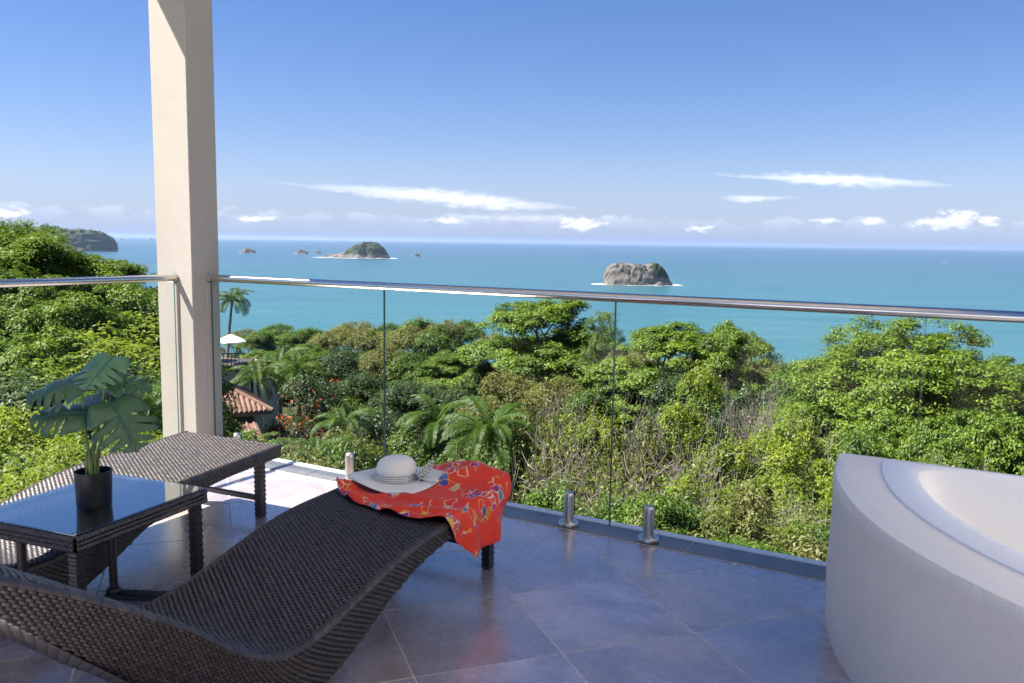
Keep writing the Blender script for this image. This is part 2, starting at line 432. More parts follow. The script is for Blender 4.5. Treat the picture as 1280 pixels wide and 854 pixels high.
def m_leaf(c_dark, c_mid, c_light, trans=0.24, tcol=(0.20, 0.30, 0.03), gl=0.025):
    def f(bb):
        a = bb.n('ShaderNodeAttribute', attribute_name='rnd').outputs['Fac']
        r = orand(bb)
        x = bb.m('ADD', bb.m('MULTIPLY', a, 0.8), bb.m('MULTIPLY', r, 0.2))
        col = bb.ramp(x, [(0.0, c_dark), (0.5, c_mid), (1.0, c_light)])
        d = bb.n('ShaderNodeBsdfDiffuse'); bb.put(d.inputs[0], col)
        t = bb.n('ShaderNodeBsdfTranslucent'); bb.put(t.inputs[0], bb.mix(0.5, col, (*tcol, 1)))
        m1 = bb.n('ShaderNodeMixShader'); m1.inputs[0].default_value = trans
        bb.t.links.new(d.outputs[0], m1.inputs[1]); bb.t.links.new(t.outputs[0], m1.inputs[2])
        g = bb.n('ShaderNodeBsdfGlossy'); g.inputs['Roughness'].default_value = 0.55
        m2 = bb.n('ShaderNodeMixShader'); m2.inputs[0].default_value = gl
        bb.t.links.new(m1.outputs[0], m2.inputs[1]); bb.t.links.new(g.outputs[0], m2.inputs[2])
        return m2.outputs[0]
    return f
M_LEAF = {
    'bright': mat('leaf_bright', m_leaf((0.034, 0.072, 0.005), (0.088, 0.15, 0.008), (0.17, 0.225, 0.014))),
    'green': mat('leaf_green', m_leaf((0.023, 0.055, 0.006), (0.062, 0.118, 0.010), (0.135, 0.19, 0.018), gl=0.03)),
    'dark': mat('leaf_dark', m_leaf((0.0122, 0.0304, 0.0076), (0.0258, 0.0517, 0.0114), (0.0570, 0.0874, 0.0228), 0.25, (0.1, 0.2, 0.03), 0.035)),
    'olive': mat('leaf_olive', m_leaf((0.0456, 0.0570, 0.0137), (0.1064, 0.1140, 0.0213), (0.1900, 0.1900, 0.0608), 0.3, (0.22, 0.24, 0.05))),
    'lime': mat('leaf_lime', m_leaf((0.0532, 0.0988, 0.0076), (0.1292, 0.1824, 0.0106), (0.2432, 0.2736, 0.0228), 0.4, (0.3, 0.4, 0.03))),
    'dry': mat('leaf_dry', m_leaf((0.10, 0.08, 0.05), (0.19, 0.155, 0.10), (0.30, 0.25, 0.17), 0.2, (0.3, 0.22, 0.1))),
    'red': mat('flower_red', m_leaf((0.3, 0.04, 0.015), (0.45, 0.07, 0.025), (0.55, 0.14, 0.05), 0.25, (0.7, 0.1, 0.03))),
    'palm': mat('leaf_palm', m_leaf((0.0152, 0.0418, 0.0046), (0.0380, 0.0836, 0.0076), (0.0912, 0.1444, 0.0152), 0.3, gl=0.02)),
}
M_BARK = mat('bark', lambda bb: principled(bb, bb.ramp(bb.noise(objco(bb), 3, 5, 0.65), [(0.3, (0.075, 0.06, 0.05)), (0.7, (0.24, 0.20, 0.165))]), 0.85, bump=bb.noise(objco(bb), 12, 4), bstr=0.5, bdist=0.03))
M_BARK_PALE = mat('bark_pale', lambda bb: principled(bb, bb.ramp(bb.noise(objco(bb), 2, 5, 0.65), [(0.3, (0.10, 0.083, 0.07)), (0.7, (0.27, 0.225, 0.19))]), 0.85))

def m_ground(bb):
    p = worldpos(bb); n = bb.noise(p, 0.25, 6, 0.65); n2 = bb.noise(p, 3.0, 4, 0.6)
    col = bb.ramp(bb.m('ADD', bb.m('MULTIPLY', n, 0.6), bb.m('MULTIPLY', n2, 0.4)), [(0.3, (0.02, 0.03, 0.01)), (0.5, (0.045, 0.05, 0.02)), (0.7, (0.085, 0.075, 0.045))])
    return principled(bb, col, 0.95, 0, 0.1, bump=n2, bstr=0.8, bdist=0.15)
M_GROUND = mat('forest_floor', m_ground)
def m_sea(bb):
    p = worldpos(bb)
    dv = bb.n('ShaderNodeVectorMath', operation='LENGTH'); bb.put(dv.inputs[0], p); dist = dv.outputs['Value']
    big = bb.noise(bb.vscale(p, (0.0009, 0.0016, 1)), 1, 4, 0.55, 0.6)
    far = bb.m('ADD', bb.m('LOGARITHM', dist, 10.0), bb.m('MULTIPLY', bb.m('SUBTRACT', big, 0.5), 0.5))
    col = bb.ramp(bb.m('DIVIDE', bb.m('SUBTRACT', far, 2.7), 1.9), [(0.0, (0.030, 0.116, 0.122)), (0.2, (0.026, 0.098, 0.115)), (0.45, (0.023, 0.072, 0.1)), (0.75, (0.022, 0.055, 0.09)), (1.0, (0.022, 0.048, 0.083))])
    # bands of calm and ruffled water
    rot = bb.n('ShaderNodeMapping'); bb.put(rot.inputs[0], p); rot.inputs['Rotation'].default_value = (0, 0, -YAW)
    st = bb.noise(bb.vscale(rot.outputs[0], (0.0022, 0.016, 1)), 1, 5, 0.6, 0.4)
    col = bb.mix(bb.m('MULTIPLY', bb.step(st, 0.42, 0.68), 0.5), col, (0.048, 0.132, 0.145, 1))
    st2 = bb.noise(bb.vscale(rot.outputs[0], (0.006, 0.055, 1)), 1, 4, 0.6, 0.3)
    col = bb.mix(bb.m('MULTIPLY', bb.step(st2, 0.5, 0.72), 0.35), col, (0.02, 0.075, 0.10, 1))
    w = bb.noise(bb.vscale(rot.outputs[0], (0.025, 0.07, 1)), 1, 5, 0.65)
    return principled(bb, col, 0.28, 0, 0.25, bump=w, bstr=0.8, bdist=3.0)
M_SEA = mat('sea_water', m_sea)
M_FOAM = mat('foam', lambda bb: principled(bb, (0.8, 0.83, 0.85), 0.8))
def m_rock(green):
    def f(bb):
        p = objco(bb); n = bb.noise(p, 0.06, 6, 0.65); n2 = bb.noise(bb.vscale(p, (1, 1, 0.4)), 0.25, 5, 0.7)
        col = bb.ramp(bb.m('ADD', bb.m('MULTIPLY', n, 0.4), bb.m('MULTIPLY', n2, 0.6)), [(0.3, (0.035, 0.032, 0.03)), (0.47, (0.12, 0.107, 0.093)), (0.65, (0.24, 0.212, 0.182))])
        g = bb.n('ShaderNodeAttribute', attribute_name='veg').outputs['Fac']
        gm = bb.step(bb.m('ADD', g, bb.m('MULTIPLY', bb.m('SUBTRACT', n2, 0.5), 0.9)), 0.4, 0.6)
        veg = bb.ramp(n2, [(0.3, (0.02, 0.032, 0.014)), (0.7, (0.06, 0.08, 0.03))])
        col = bb.mix(gm, col, veg)
        return principled(bb, col, 0.9, 0, 0.2, bump=n2, bstr=0.9, bdist=3.0)
    return f
M_ROCK = mat('rock', m_rock(True))
def m_rooftile(bb):
    p = objco(bb); n = bb.noise(p, 1.5, 5, 0.65); n2 = bb.noise(p, 9, 3)
    col = bb.ramp(bb.m('ADD', bb.m('MULTIPLY', n, 0.6), bb.m('MULTIPLY', n2, 0.4)), [(0.3, (0.10, 0.055, 0.042)), (0.5, (0.20, 0.105, 0.078)), (0.7, (0.31, 0.185, 0.14))])
    return principled(bb, col, 0.85)
M_ROOF = mat('terracotta', m_rooftile)
M_WALL = mat('cream_wall', m_paint((0.5, 0.48, 0.42, 1), (0.58, 0.56, 0.5, 1), 0.1, 8))
M_DARK = mat('dark_wood', lambda bb: principled(bb, (0.045, 0.035, 0.03), 0.6))
M_WINDOW = mat('window_glass', lambda bb: principled(bb, (0.02, 0.03, 0.035), 0.08))
M_CANVAS = mat('white_canvas', lambda bb: principled(bb, (0.8, 0.8, 0.78), 0.7))
M_GREYSTONE = mat('grey_stone', m_paint((0.07, 0.068, 0.06, 1), (0.13, 0.125, 0.11, 1), 0.4, 6))

# ------------------------------------------------------------------ terrain and sea
SEA_Z = -97.0
def ground(x, y):
    x = np.asarray(x, float); y = np.asarray(y, float)
    d = np.hypot(x, y-1.0); az = np.degrees(np.arctan2(-x, np.maximum(y, 0.01)))   # left positive
    z = -3.5-13.5*sstep(d, 5, 34)-3.0*sstep(d, 45, 110)-90*sstep(d, 138, 340)
    hill = sstep(az, 44, 60)*(1-sstep(d, 60, 130))
    z = z+hill*(5.5*sstep(d, 5, 25)+4.0*sstep(d, 28, 45))
    z = z+2.2*fbm(np.stack([x*0.045, y*0.045, x*0+3.3], -1), 4)*sstep(d, 6, 20)
    return z
def build_ground():
    rs = np.concatenate([np.linspace(0.5, 40, 60), np.geomspace(41, 480, 60)])
    an = np.linspace(0, 2*np.pi, 181)[:-1]
    Rg, A = np.meshgrid(rs, an, indexing='ij')
    X = Rg*np.sin(A); Y = Rg*np.cos(A)+1.0
    Z = ground(X, Y)
    back = (Y < 4.6) & (X > -5.6)
    Z = np.where(back, np.minimum(Z, -3.5), Z)
    V = np.stack([X, Y, Z], -1).reshape(-1, 3)
    n = len(an); Fq = []
    i, j = np.meshgrid(np.arange(len(rs)-1), np.arange(n), indexing='ij')
    Fq = np.stack([i*n+j, (i+1)*n+j, (i+1)*n+(j+1) % n, i*n+(j+1) % n], -1).reshape(-1, 4)
    tag(link('hillside', mesh_np('hillside', V, Fq, True), M_GROUND), kind='structure')
build_ground()
def build_sea():
    rs = np.geomspace(150, 46000, 40); n = 96
    an = np.linspace(0, 2*np.pi, n, endpoint=False)
    Rg, A = np.meshgrid(rs, an, indexing='ij')
    V = np.stack([Rg*np.sin(A), Rg*np.cos(A), np.full_like(Rg, SEA_Z)], -1).reshape(-1, 3)
    i, j = np.meshgrid(np.arange(len(rs)-1), np.arange(n), indexing='ij')
    Fq = np.stack([i*n+j, i*n+(j+1) % n, (i+1)*n+(j+1) % n, (i+1)*n+j], -1).reshape(-1, 4)
    tag(link('sea', mesh_np('sea', V, Fq), M_SEA), kind='structure')
build_sea()

# ------------------------------------------------------------------ islands
def island(name, u0, u1, vbase, prof, aspect, hpx, label, veg=None, cat='island', seed=0, rough=1.0, group=None, surf=True, vegall=0.0):
    """prof: (t, h) outline seen from the terrace; real size from its distance on the sea"""
    um = 0.5*(u0+u1)
    d = pdir(um, vbase); t = (SEA_Z-EYE)/d[2]; C = np.array([0, 0, EYE])+d*t
    depth = t
    Lx = (u1-u0)/F_PX*depth; H = hpx/F_PX*depth; Ly = Lx*aspect
    nx, ny = 110, 60
    U, Vv = np.meshgrid(np.linspace(0, 1, nx), np.linspace(-1, 1, ny), indexing='ij')
    pt, ph = zip(*prof)
    h = np.interp(U, pt, ph)
    edge = np.sqrt(np.clip(1-(2*U-1)**2, 0, 1))*0.85+0.15
    vv = np.abs(Vv)
    Nn = fbm(np.stack([U*7+seed, Vv*4*aspect+seed, U*0+seed], -1), 4)
    fall = 1-sstep(vv+Nn*0.35, 0.5, 1.0)
    Z = H*h*fall*(1+0.5*rough*fbm(np.stack([U*16+seed, Vv*9, U*0+seed*3.1], -1), 4))
    Z = Z+H*0.16*rough*fbm(np.stack([U*26+seed, Vv*16, U*0+seed*1.7], -1), 3)*fall
    X = (U-0.5)*Lx*(1+0.0*Vv); Y = Vv*Ly*0.5*edge
    X = X+Lx*0.02*fbm(np.stack([U*12, Vv*12, Z/H*6+seed], -1), 3); Y = Y+Ly*0.12*fbm(np.stack([U*12+9, Vv*12, Z/H*6+seed], -1), 3)
    Z = np.where((vv > 0.98) | (U < 0.001) | (U > 0.999), -3.0, Z)
    P = np.stack([X, Y, Z], -1).reshape(-1, 3)
    i, j = np.meshgrid(np.arange(nx-1), np.arange(ny-1), indexing='ij')
    Fq = np.stack([i*ny+j, (i+1)*ny+j, (i+1)*ny+j+1, i*ny+j+1], -1).reshape(-1, 4)
    me = mesh_np(name, P, Fq, False)
    vg = np.full((nx, ny), vegall)
    if veg is not None: vg = np.clip(vg+veg(U, Vv, Z/H), 0, 1)
    a = me.attributes.new('veg', 'FLOAT', 'POINT'); a.data.foreach_set('value', vg.astype(np.float32).ravel())
    root = empty(name, (C[0], C[1], SEA_Z), math.atan2(R2[1], R2[0]), label, cat, group)
    link('rock_mass', me, M_ROCK, root)
    if surf:
        n = 140; ring = []
        rs_ = np.random.default_rng(seed+5)
        an = np.linspace(0, 2*np.pi, n, endpoint=False)
        nz = fbm(np.stack([np.cos(an)*3+seed, np.sin(an)*3, an*0+seed], -1), 4)+0.5*fbm(np.stack([np.cos(an)*14+seed, np.sin(an)*14, an*0], -1), 3)
        inn = 0.80; out = 1.10+np.clip(nz, -0.14, 1)*0.6+0.14*np.abs(np.cos(an))**6
        V = []
        for kk in (inn, None):
            for q in range(n):
                s_ = inn if kk else out[q]
                V.append((math.cos(an[q])*Lx*0.5*s_, math.sin(an[q])*Ly*0.5*(s_ if kk else s_*1.02), 0.35))
        Fq = [(q, (q+1) % n, n+(q+1) % n, n+q) for q in range(n)]
        me2 = bpy.data.meshes.new('surf'); me2.from_pydata(V, [], Fq); me2.update()
        link('surf', me2, M_FOAM, root)
    return root
ROCK_PROF = [(0, 0.0), (0.02, 0.35), (0.06, 0.72), (0.13, 0.9), (0.22, 0.96), (0.36, 0.94), (0.48, 0.9), (0.58, 0.85), (0.63, 0.87), (0.68, 0.95), (0.72, 1.0), (0.78, 0.93), (0.85, 0.74), (0.91, 0.5), (0.95, 0.25), (1, 0)]
island('rocky_island', 753, 840, 356, ROCK_PROF, 0.55, 27, 'bare grey rock island with one green shoulder and surf around its base',
       veg=lambda U, V, h: 0.8*sstep(U, .56, .76)*sstep(h, .2, .5)+np.where((U > 0.15) & (U < 0.6) & (h > 0.7), 0.22, 0.0), seed=5, rough=0.7)
island('wooded_island', 404, 487, 322.5, [(0, 0), (0.05, 0.16), (0.2, 0.24), (0.31, 0.28), (0.38, 0.55), (0.5, 0.82), (0.62, 1.0), (0.78, 0.98), (0.9, 0.7), (0.97, 0.25), (1, 0)], 0.6, 18.5,
       'dome shaped scrub covered island with a low bare spit', veg=lambda U, V, h: np.where((U > 0.36) & (h > 0.22), 0.62, 0.0), seed=11, rough=0.7)
BUMP = [(0, 0), (0.15, 0.55), (0.4, 1), (0.65, 0.75), (0.85, 0.5), (1, 0)]
island('sea_rock', 300, 321, 316.5, BUMP, 0.6, 6.5, 'lone dark sea stack with surf, apart from the wooded island', seed=21)
island('sea_rock', 369, 386, 317.5, BUMP, 0.6, 5.2, 'low greenish sea rock beside the wooded island spit', seed=23, vegall=0.4)
island('sea_rock', 394, 402, 317, BUMP, 0.6, 3.2, 'tiny rock between the greenish sea rock and the wooded island', seed=29)
island('sea_rock', 516, 526, 321, BUMP, 0.6, 4.2, 'small pointed rock off the steep end of the wooded island', seed=31)
island('sea_rock', 150, 156, 300.5, BUMP, 0.6, 2.0, 'tiny rock in white surf beside the far headland', seed=33, group='tiny rocks off the headland')
island('sea_rock', 186, 192, 300.5, BUMP, 0.6, 2.0, 'tiny rock in white surf beside the far headland', seed=35, group='tiny rocks off the headland')
island('reef', 168, 194, 332.8, [(0, 0), (0.2, 0.6), (0.5, 1), (0.7, 0.5), (1, 0)], 0.12, 1.6, 'flat dark reef awash in a line of surf by the column', seed=37, rough=0.6)
island('headland', -60, 142, 313, [(0, 0.8), (0.3, 0.96), (0.55, 1.0), (0.62, 1.03), (0.72, 0.9), (0.83, 0.86), (0.9, 0.88), (0.95, 0.82), (0.985, 0.62), (1, 0.0)], 0.5, 26,
       'far wooded headland ending in a steep dark cliff', veg=lambda U, V, h: np.where(h > 0.12, 0.9, 0.4), cat='headland', seed=41, rough=1.5, surf=False)

# sailing boat
def sailboat():
    d = pdir(1180, 331); t = (SEA_Z-EYE)/d[2]; C = np.array([0, 0, EYE])+d*t
    r = empty('sailing_boat', (C[0], C[1], SEA_Z), math.atan2(R2[1], R2[0])+0.3, 'white two masted sailing boat out on the open sea', 'boat')
    h = MB(); L = 13
    h.add([(-L, 0, 2.6), (-L*0.6, -2.4, 2.4), (L*0.6, -2.2, 2.4), (L, 0, 3.0), (L*0.6, 2.2, 2.4), (-L*0.6, 2.4, 2.4), (-L*0.8, 0, -.5), (L*0.7, 0, -.5)],
          [(0, 1, 2, 3, 4, 5), (0, 6, 1), (1, 6, 7, 2), (2, 7, 3), (3, 7, 4), (4, 7, 6, 5), (5, 6, 0)])
    h.build('hull', M_CANVAS, r)
    for x, hh in ((-5, 21), (5, 23)):
        MB().tube([(x, 0, 2), (x, 0, hh+2)], 0.25, 6).build('mast', M_TRIM, r)
        MB().add([(x+.4, 0.1, 4), (x+7, 1.2, 4), (x+.4, 0.1, hh), (x+.4, -0.1, 4.0), (x+7, 1.0, 4), (x+.4, -.1, hh)], [(0, 1, 2), (3, 5, 4), (0, 2, 5, 3), (1, 4, 5, 2), (0, 3, 4, 1)]).build('sail', M_CANVAS, r)
sailboat()

# ------------------------------------------------------------------ plants: generators
def rnd_attr(me, vals, name='rnd', dom='FACE'):
    a = me.attributes.new(name, 'FLOAT', dom); a.data.foreach_set('value', np.asarray(vals, np.float32))
def leaf_mesh(name, P, N, L, Wd, rv, g):
    n = len(P)
    N = N/np.maximum(np.linalg.norm(N, axis=1, keepdims=True), 1e-6)
    r_ = g.normal(size=(n, 3)); T = r_-N*np.sum(r_*N, 1, keepdims=True); T /= np.maximum(np.linalg.norm(T, axis=1, keepdims=True), 1e-6)
    B = np.cross(N, T)
    L = L[:, None]; Wd = Wd[:, None]
    dr = N*(-0.12*L)
    V = np.stack([P-T*L*0.5+dr, P+B*Wd*0.5, P+T*L*0.5+dr, P-B*Wd*0.5], 1).reshape(-1, 3)
    Fq = np.arange(4*n).reshape(n, 4)
    me = mesh_np(name, V, Fq)
    rnd_attr(me, rv)
    return me
def seg_mesh(name, segs, sides=5):
    segs = np.asarray(segs, float)
    p0 = segs[:, 0:3]; p1 = segs[:, 3:6]; r0 = segs[:, 6]; r1 = segs[:, 7]
    t = p1-p0; t /= np.maximum(np.linalg.norm(t, axis=1, keepdims=True), 1e-6)
    a = np.where(np.abs(t[:, 2:3]) < 0.9, np.array([[0, 0, 1.0]]), np.array([[1.0, 0, 0]]))
    u = np.cross(t, a); u /= np.linalg.norm(u, axis=1, keepdims=True); w = np.cross(t, u)
    an = np.arange(sides)*2*np.pi/sides
    ring = u[:, None, :]*np.cos(an)[None, :, None]+w[:, None, :]*np.sin(an)[None, :, None]
    V = np.concatenate([p0[:, None]+ring*r0[:, None, None], p1[:, None]+ring*r1[:, None, None]], 1).reshape(-1, 3)
    k = np.arange(sides); k2 = (k+1) % sides
    base = (np.arange(len(segs))*2*sides)[:, None]
    Fq = np.stack([base+k, base+k2, base+sides+k2, base+sides+k], -1).reshape(-1, 4)
    return mesh_np(name, V, Fq, True)
def limb(segs, a, c_, r0, r1, g, n=4, wob=0.08):
    a = np.array(a, float); c_ = np.array(c_, float); L = np.linalg.norm(c_-a); prev = a
    for i in range(1, n+1):
        t = i/n; p = a+(c_-a)*t
        if i < n: p = p+g.normal(size=3)*L*wob*0.5
        segs.append([*prev, *p, r0+(r1-r0)*(t-1/n), r0+(r1-r0)*t]); prev = p

def make_tree(seed, H, Rr, crown_h, nb, nc, nl, leaf, flat, kind, gaps=0.0, fork=0.5, trunk_r=0.22, clump=0.13, skirt=0.0, vert=0.35, twigs=4, bark=None):
    """spreading or rounded broadleaf crown made of boughs > clumps > single leaves; returns two meshes"""
    g = np.random.default_rng(seed)
    P = []; N = []; RV = []; segs = []
    fz = H*fork
    top = np.array([g.normal()*0.04*H, g.normal()*0.04*H, fz])
    limb(segs, (0, 0, -1.0), top, trunk_r, trunk_r*0.75, g, 5, 0.03)
    for k in range(nb):
        q = math.sqrt((k+0.5)/nb)*(0.93+0.14*g.random()); ang = k*2.39996+g.normal()*0.25
        r = Rr*q*0.8
        low = skirt*g.random() if q > 0.45 else 0
        z = H-crown_h*(0.12+0.62*q**2.2+low+0.16*g.random())
        bc = np.array([r*math.cos(ang), r*math.sin(ang), z])
        br = Rr*(0.25+0.17*g.random())*(1.0-0.15*q)
        limb(segs, top, bc-np.array([0, 0, br*0.25]), trunk_r*0.55, trunk_r*0.16, g, 4, 0.16)
        tone = g.normal()*0.13
        for c_ in range(nc):
            if g.random() < gaps: continue
            qq = math.sqrt(g.random()); aa = g.random()*6.283
            dz = br*flat*(1-qq*qq)*(0.7+0.5*g.random())-br*flat*0.9*g.random()**3
            cc = bc+np.array([qq*br*math.cos(aa), qq*br*math.sin(aa), dz])
            out = cc-np.array([0, 0, H-crown_h*1.1]); out /= np.linalg.norm(out)
            cr = Rr*clump*(0.7+0.7*g.random())
            m_ = int(nl*(0.7+0.6*g.random()))
            d = g.normal(size=(m_, 3)); d /= np.linalg.norm(d, axis=1, keepdims=True)
            rr = cr*g.random(m_)**0.45
            p = cc+d*rr[:, None]*np.array([1, 1, vert])
            nn = np.array([0, 0, 0.9])+0.35*out+0.55*d*np.array([1, 1, 0.4])+g.normal(size=(m_, 3))*0.33
            P.append(p); N.append(nn)
            RV.append(np.clip(0.5+tone+g.normal()*0.12+g.normal(size=m_)*0.14, 0, 1))
            if c_ < twigs: limb(segs, bc-np.array([0, 0, br*0.25]), cc-np.array([0, 0, cr*0.2]), trunk_r*0.14, trunk_r*0.04, g, 2, 0.12)
    P = np.concatenate(P); N = np.concatenate(N); RV = np.concatenate(RV)
    L = leaf*(0.65+0.7*g.random(len(P)))
    me = leaf_mesh('crown', P, N, L, L*0.52, RV, g); me.materials.append(M_LEAF[kind])
    tm = seg_mesh('trunk', segs, 6); tm.materials.append(bark or M_BARK)
    return dict(tone={'bright': 'fresh green', 'dark': 'dark green', 'green': 'mid green', 'olive': 'olive', 'lime': 'lime green'}[kind], crown=me, trunk=tm, H=float(np.percentile(P[:, 2], 99.6)), R=float(np.percentile(np.hypot(P[:, 0], P[:, 1]), 97)))

def make_bare(seed, H, spread, levels=5, leafy=0.0, kind='olive'):
    g = np.random.default_rng(seed); segs = []; tips = []
    def grow(p, d, L, r, lev):
        n = 3; prev = p
        for i in range(n):
            d = d+g.normal(size=3)*0.16; d[2] += 0.04; d = d/np.linalg.norm(d)
            q = prev+d*L/n
            segs.append([*prev, *q, r*(1-i*0.16), r*(1-(i+1)*0.16)]); prev = q
            if lev > 0 and i >= 1 and g.random() < 0.75:
                dd = d+g.normal(size=3)*0.55*spread; dd /= np.linalg.norm(dd)
                grow(prev, dd, L*(0.55+0.25*g.random()), r*0.5, lev-1)
        if lev > 0:
            for _ in range(2):
                dd = d+g.normal(size=3)*0.48*spread; dd /= np.linalg.norm(dd)
                grow(prev, dd, L*(0.6+0.25*g.random()), r*0.55, lev-1)
        else: tips.append(prev)
    for _ in range(6):
        d = np.array([g.normal()*0.45*spread, g.normal()*0.45*spread, 1.0]); d /= np.linalg.norm(d)
        grow(np.array([g.normal()*0.2, g.normal()*0.2, -0.6]), d, H*0.36, H*0.0075, levels-1)
    hh = max(s_[5] for s_ in segs)
    segs = np.array(segs); sc = H/hh; segs *= sc
    segs[:, 6:] = np.maximum(segs[:, 6:], 0.008)
    tm = seg_mesh('branches', segs, 4); tm.materials.append(M_BARK_PALE)
    res = dict(trunk=tm, H=H, R=H*0.5)
    tips = np.array(tips)*sc
    if leafy > 0:
        k = np.repeat(tips[g.random(len(tips)) < leafy], 12, 0)
        p = k+g.normal(size=k.shape)*0.16
        n_ = np.array([0, 0, 1.0])+g.normal(size=k.shape)*0.6
        L = 0.12*(0.7+0.6*g.random(len(p)))
        me = leaf_mesh('crown', p, n_, L, L*0.5, np.clip(0.5+g.normal(size=len(p))*0.25, 0, 1), g); me.materials.append(M_LEAF[kind])
        res['crown'] = me
    return res

def place(spec, name, u, vtop, dist, width, label, cat, group=None, rz=None, hmin=2.0, kind=None, hmax=26.0):
    P = at(u, vtop, dist); gz = float(ground(P[0], P[1]))
    h = min(max(P[2]-gz, hmin), hmax); base = P[2]-h
    r = empty(name, (P[0], P[1], base), rng.random()*6.28 if rz is None else rz, label, cat, group)
    s_ = width/(2*spec['R']); r.scale = (s_, s_, h/spec['H'])
    for k, nm in (('trunk', 'trunk'), ('crown', 'crown'), ('flowers', 'flowers')):
        if k in spec: 
            o_ = link(nm if not (k == 'trunk' and 'branches' in spec[k].name) else 'branches', spec[k], None, r)
            if k == 'flowers': o_['kind'] = 'stuff'
    return r

# frond for palms
def frond_mesh(seed, L, nleaf=26, droop=0.9, ll=0.75):
    g = np.random.default_rng(seed); V = []; Fq = []; rv = []
    def pt(t):
        a = 0.75-1.75*droop*t**1.3
        return a
    pos = np.zeros(3); pts = [pos.copy()]; n = 30
    for i in range(n):
        a = pt(i/n); pos = pos+np.array([math.cos(a), 0, math.sin(a)])*L/n; pts.append(pos.copy())
    pts = np.array(pts)
    def quad(a, b_, c_, d, r):
        k = len(V); V.extend([a, b_, c_, d]); Fq.append((k, k+1, k+2, k+3)); rv.append(r)
    for i in range(0, n, 2):
        a, c_ = pts[i], pts[i+2]; w = 0.014*(1-i/n)+0.004
        quad(a+[0, w, 0], c_+[0, w*.8, 0], c_+[0, -w*.8, 0], a+[0, -w, 0], 0.95)
        quad(a+[0, 0, w], c_+[0, 0, w*.8], c_+[0, 0, -w*.8], a+[0, 0, -w], 0.95)
    for k in range(nleaf):
        t = 0.1+0.9*k/(nleaf-1); i = min(int(t*n), n-1); p = pts[i]; tg = pts[i+1]-pts[i]; tg = tg/np.linalg.norm(tg)
        up = np.array([-tg[2], 0, tg[0]])
        for sd in (-1, 1):
            ln = ll*(math.sin(math.pi*(0.12+0.86*t))**0.6+0.12)*(0.85+0.3*g.random())
            d1 = tg*0.65+np.array([0, sd, 0])*0.85+up*0.22+g.normal(size=3)*0.06; d1 /= np.linalg.norm(d1)
            d2 = d1+np.array([0, 0, -0.75-0.4*g.random()]); d2 /= np.linalg.norm(d2)
            wv = tg*0.0105; m1 = p+d1*ln*0.5; m2 = m1+d2*ln*0.5; r = float(np.clip(0.5+g.normal()*0.2, 0, 1))
            quad(p-wv, m1-wv*1.1, m1+wv*1.1, p+wv, r); quad(m1-wv*1.1, m2-wv*0.15, m2+wv*0.15, m1+wv*1.1, r)
    me = mesh_np('frond', np.array(V), np.array(Fq)); rnd_attr(me, rv)
    return me
FRONDS = [frond_mesh(100+i, 1.0, 46, 0.75+0.2*i, 0.23) for i in range(3)]
for m_ in FRONDS: m_.materials.append(M_LEAF['palm'])
def palm(u, vtop, dist, flen, nfr, label, group=None, trunk=None, trunk_r=0.14, lean=0.03):
    P = at(u, vtop, dist); cz = P[2]-flen*0.38
    gz = float(ground(P[0], P[1])); h = max(cz-gz, 1.0)
    r = empty('palm_tree', (P[0], P[1], cz-h), 0, label, 'palm', group)
    g = np.random.default_rng(int(u*7+vtop))
    lx, ly = g.normal()*lean*h, g.normal()*lean*h
    pts = [(lx*(t*t-1), ly*(t*t-1), h*t) for t in np.linspace(-0.05, 1, 12)]
    MB().tube(pts, [trunk_r*(1.35-0.5*t) for t in np.linspace(0, 1, 12)], 8).build('trunk', M_BARK, r, True)
    for k in range(nfr):
        o = link('frond', FRONDS[k % 3], None, r)
        a = k*2.39996+g.normal()*0.2; tl = (k+0.5)/nfr
        pitch = -0.35+1.25*tl**1.1+g.normal()*0.1      # young fronds stand up, old ones hang
        sc = flen*(0.8+0.3*g.random())
        o.matrix_basis = Matrix.Translation((0, 0, h)) @ Matrix.Rotation(a, 4, 'Z') @ Matrix.Rotation(pitch, 4, 'Y') @ Matrix.Scale(sc, 4)
    return r

# tree kinds
SPREAD = [make_tree(1, 12, 6.5, 5.4, 34, 22, 125, 0.20, 0.34, 'bright', 0.03, 0.4, 0.24, 0.105, 0.35, 0.36),
          make_tree(2, 12, 6.5, 6.0, 32, 22, 125, 0.20, 0.38, 'bright', 0.03, 0.38, 0.26, 0.11, 0.45, 0.38)]
BIGRIGHT = make_tree(3, 13, 7.5, 9.6, 76, 24, 165, 0.142, 0.42, 'bright', 0.02, 0.28, 0.28, 0.078, 0.6, 0.42)
BIGLEFT = make_tree(4, 14, 8.5, 8.6, 58, 24, 130, 0.18, 0.30, 'bright', 0.0, 0.3, 0.3, 0.095, 0.85, 0.45)
ROUND = [make_tree(5, 10, 4.6, 8.6, 40, 20, 95, 0.205, 0.55, 'dark', 0.03, 0.22, 0.2, 0.14, 0.7, 0.7),
         make_tree(6, 10, 4.6, 8.8, 38, 20, 95, 0.20, 0.6, 'green', 0.03, 0.22, 0.2, 0.14, 0.75, 0.7),
         make_tree(7, 9, 4.6, 8.0, 38, 18, 78, 0.20, 0.55, 'olive', 0.06, 0.22, 0.16, 0.14, 0.75, 0.6)]
AIRY = make_tree(8, 12, 5.0, 5.0, 18, 10, 70, 0.18, 0.4, 'green', 0.1, 0.42, 0.2, 0.12, 0.3, 0.5, 6, M_BARK_PALE)
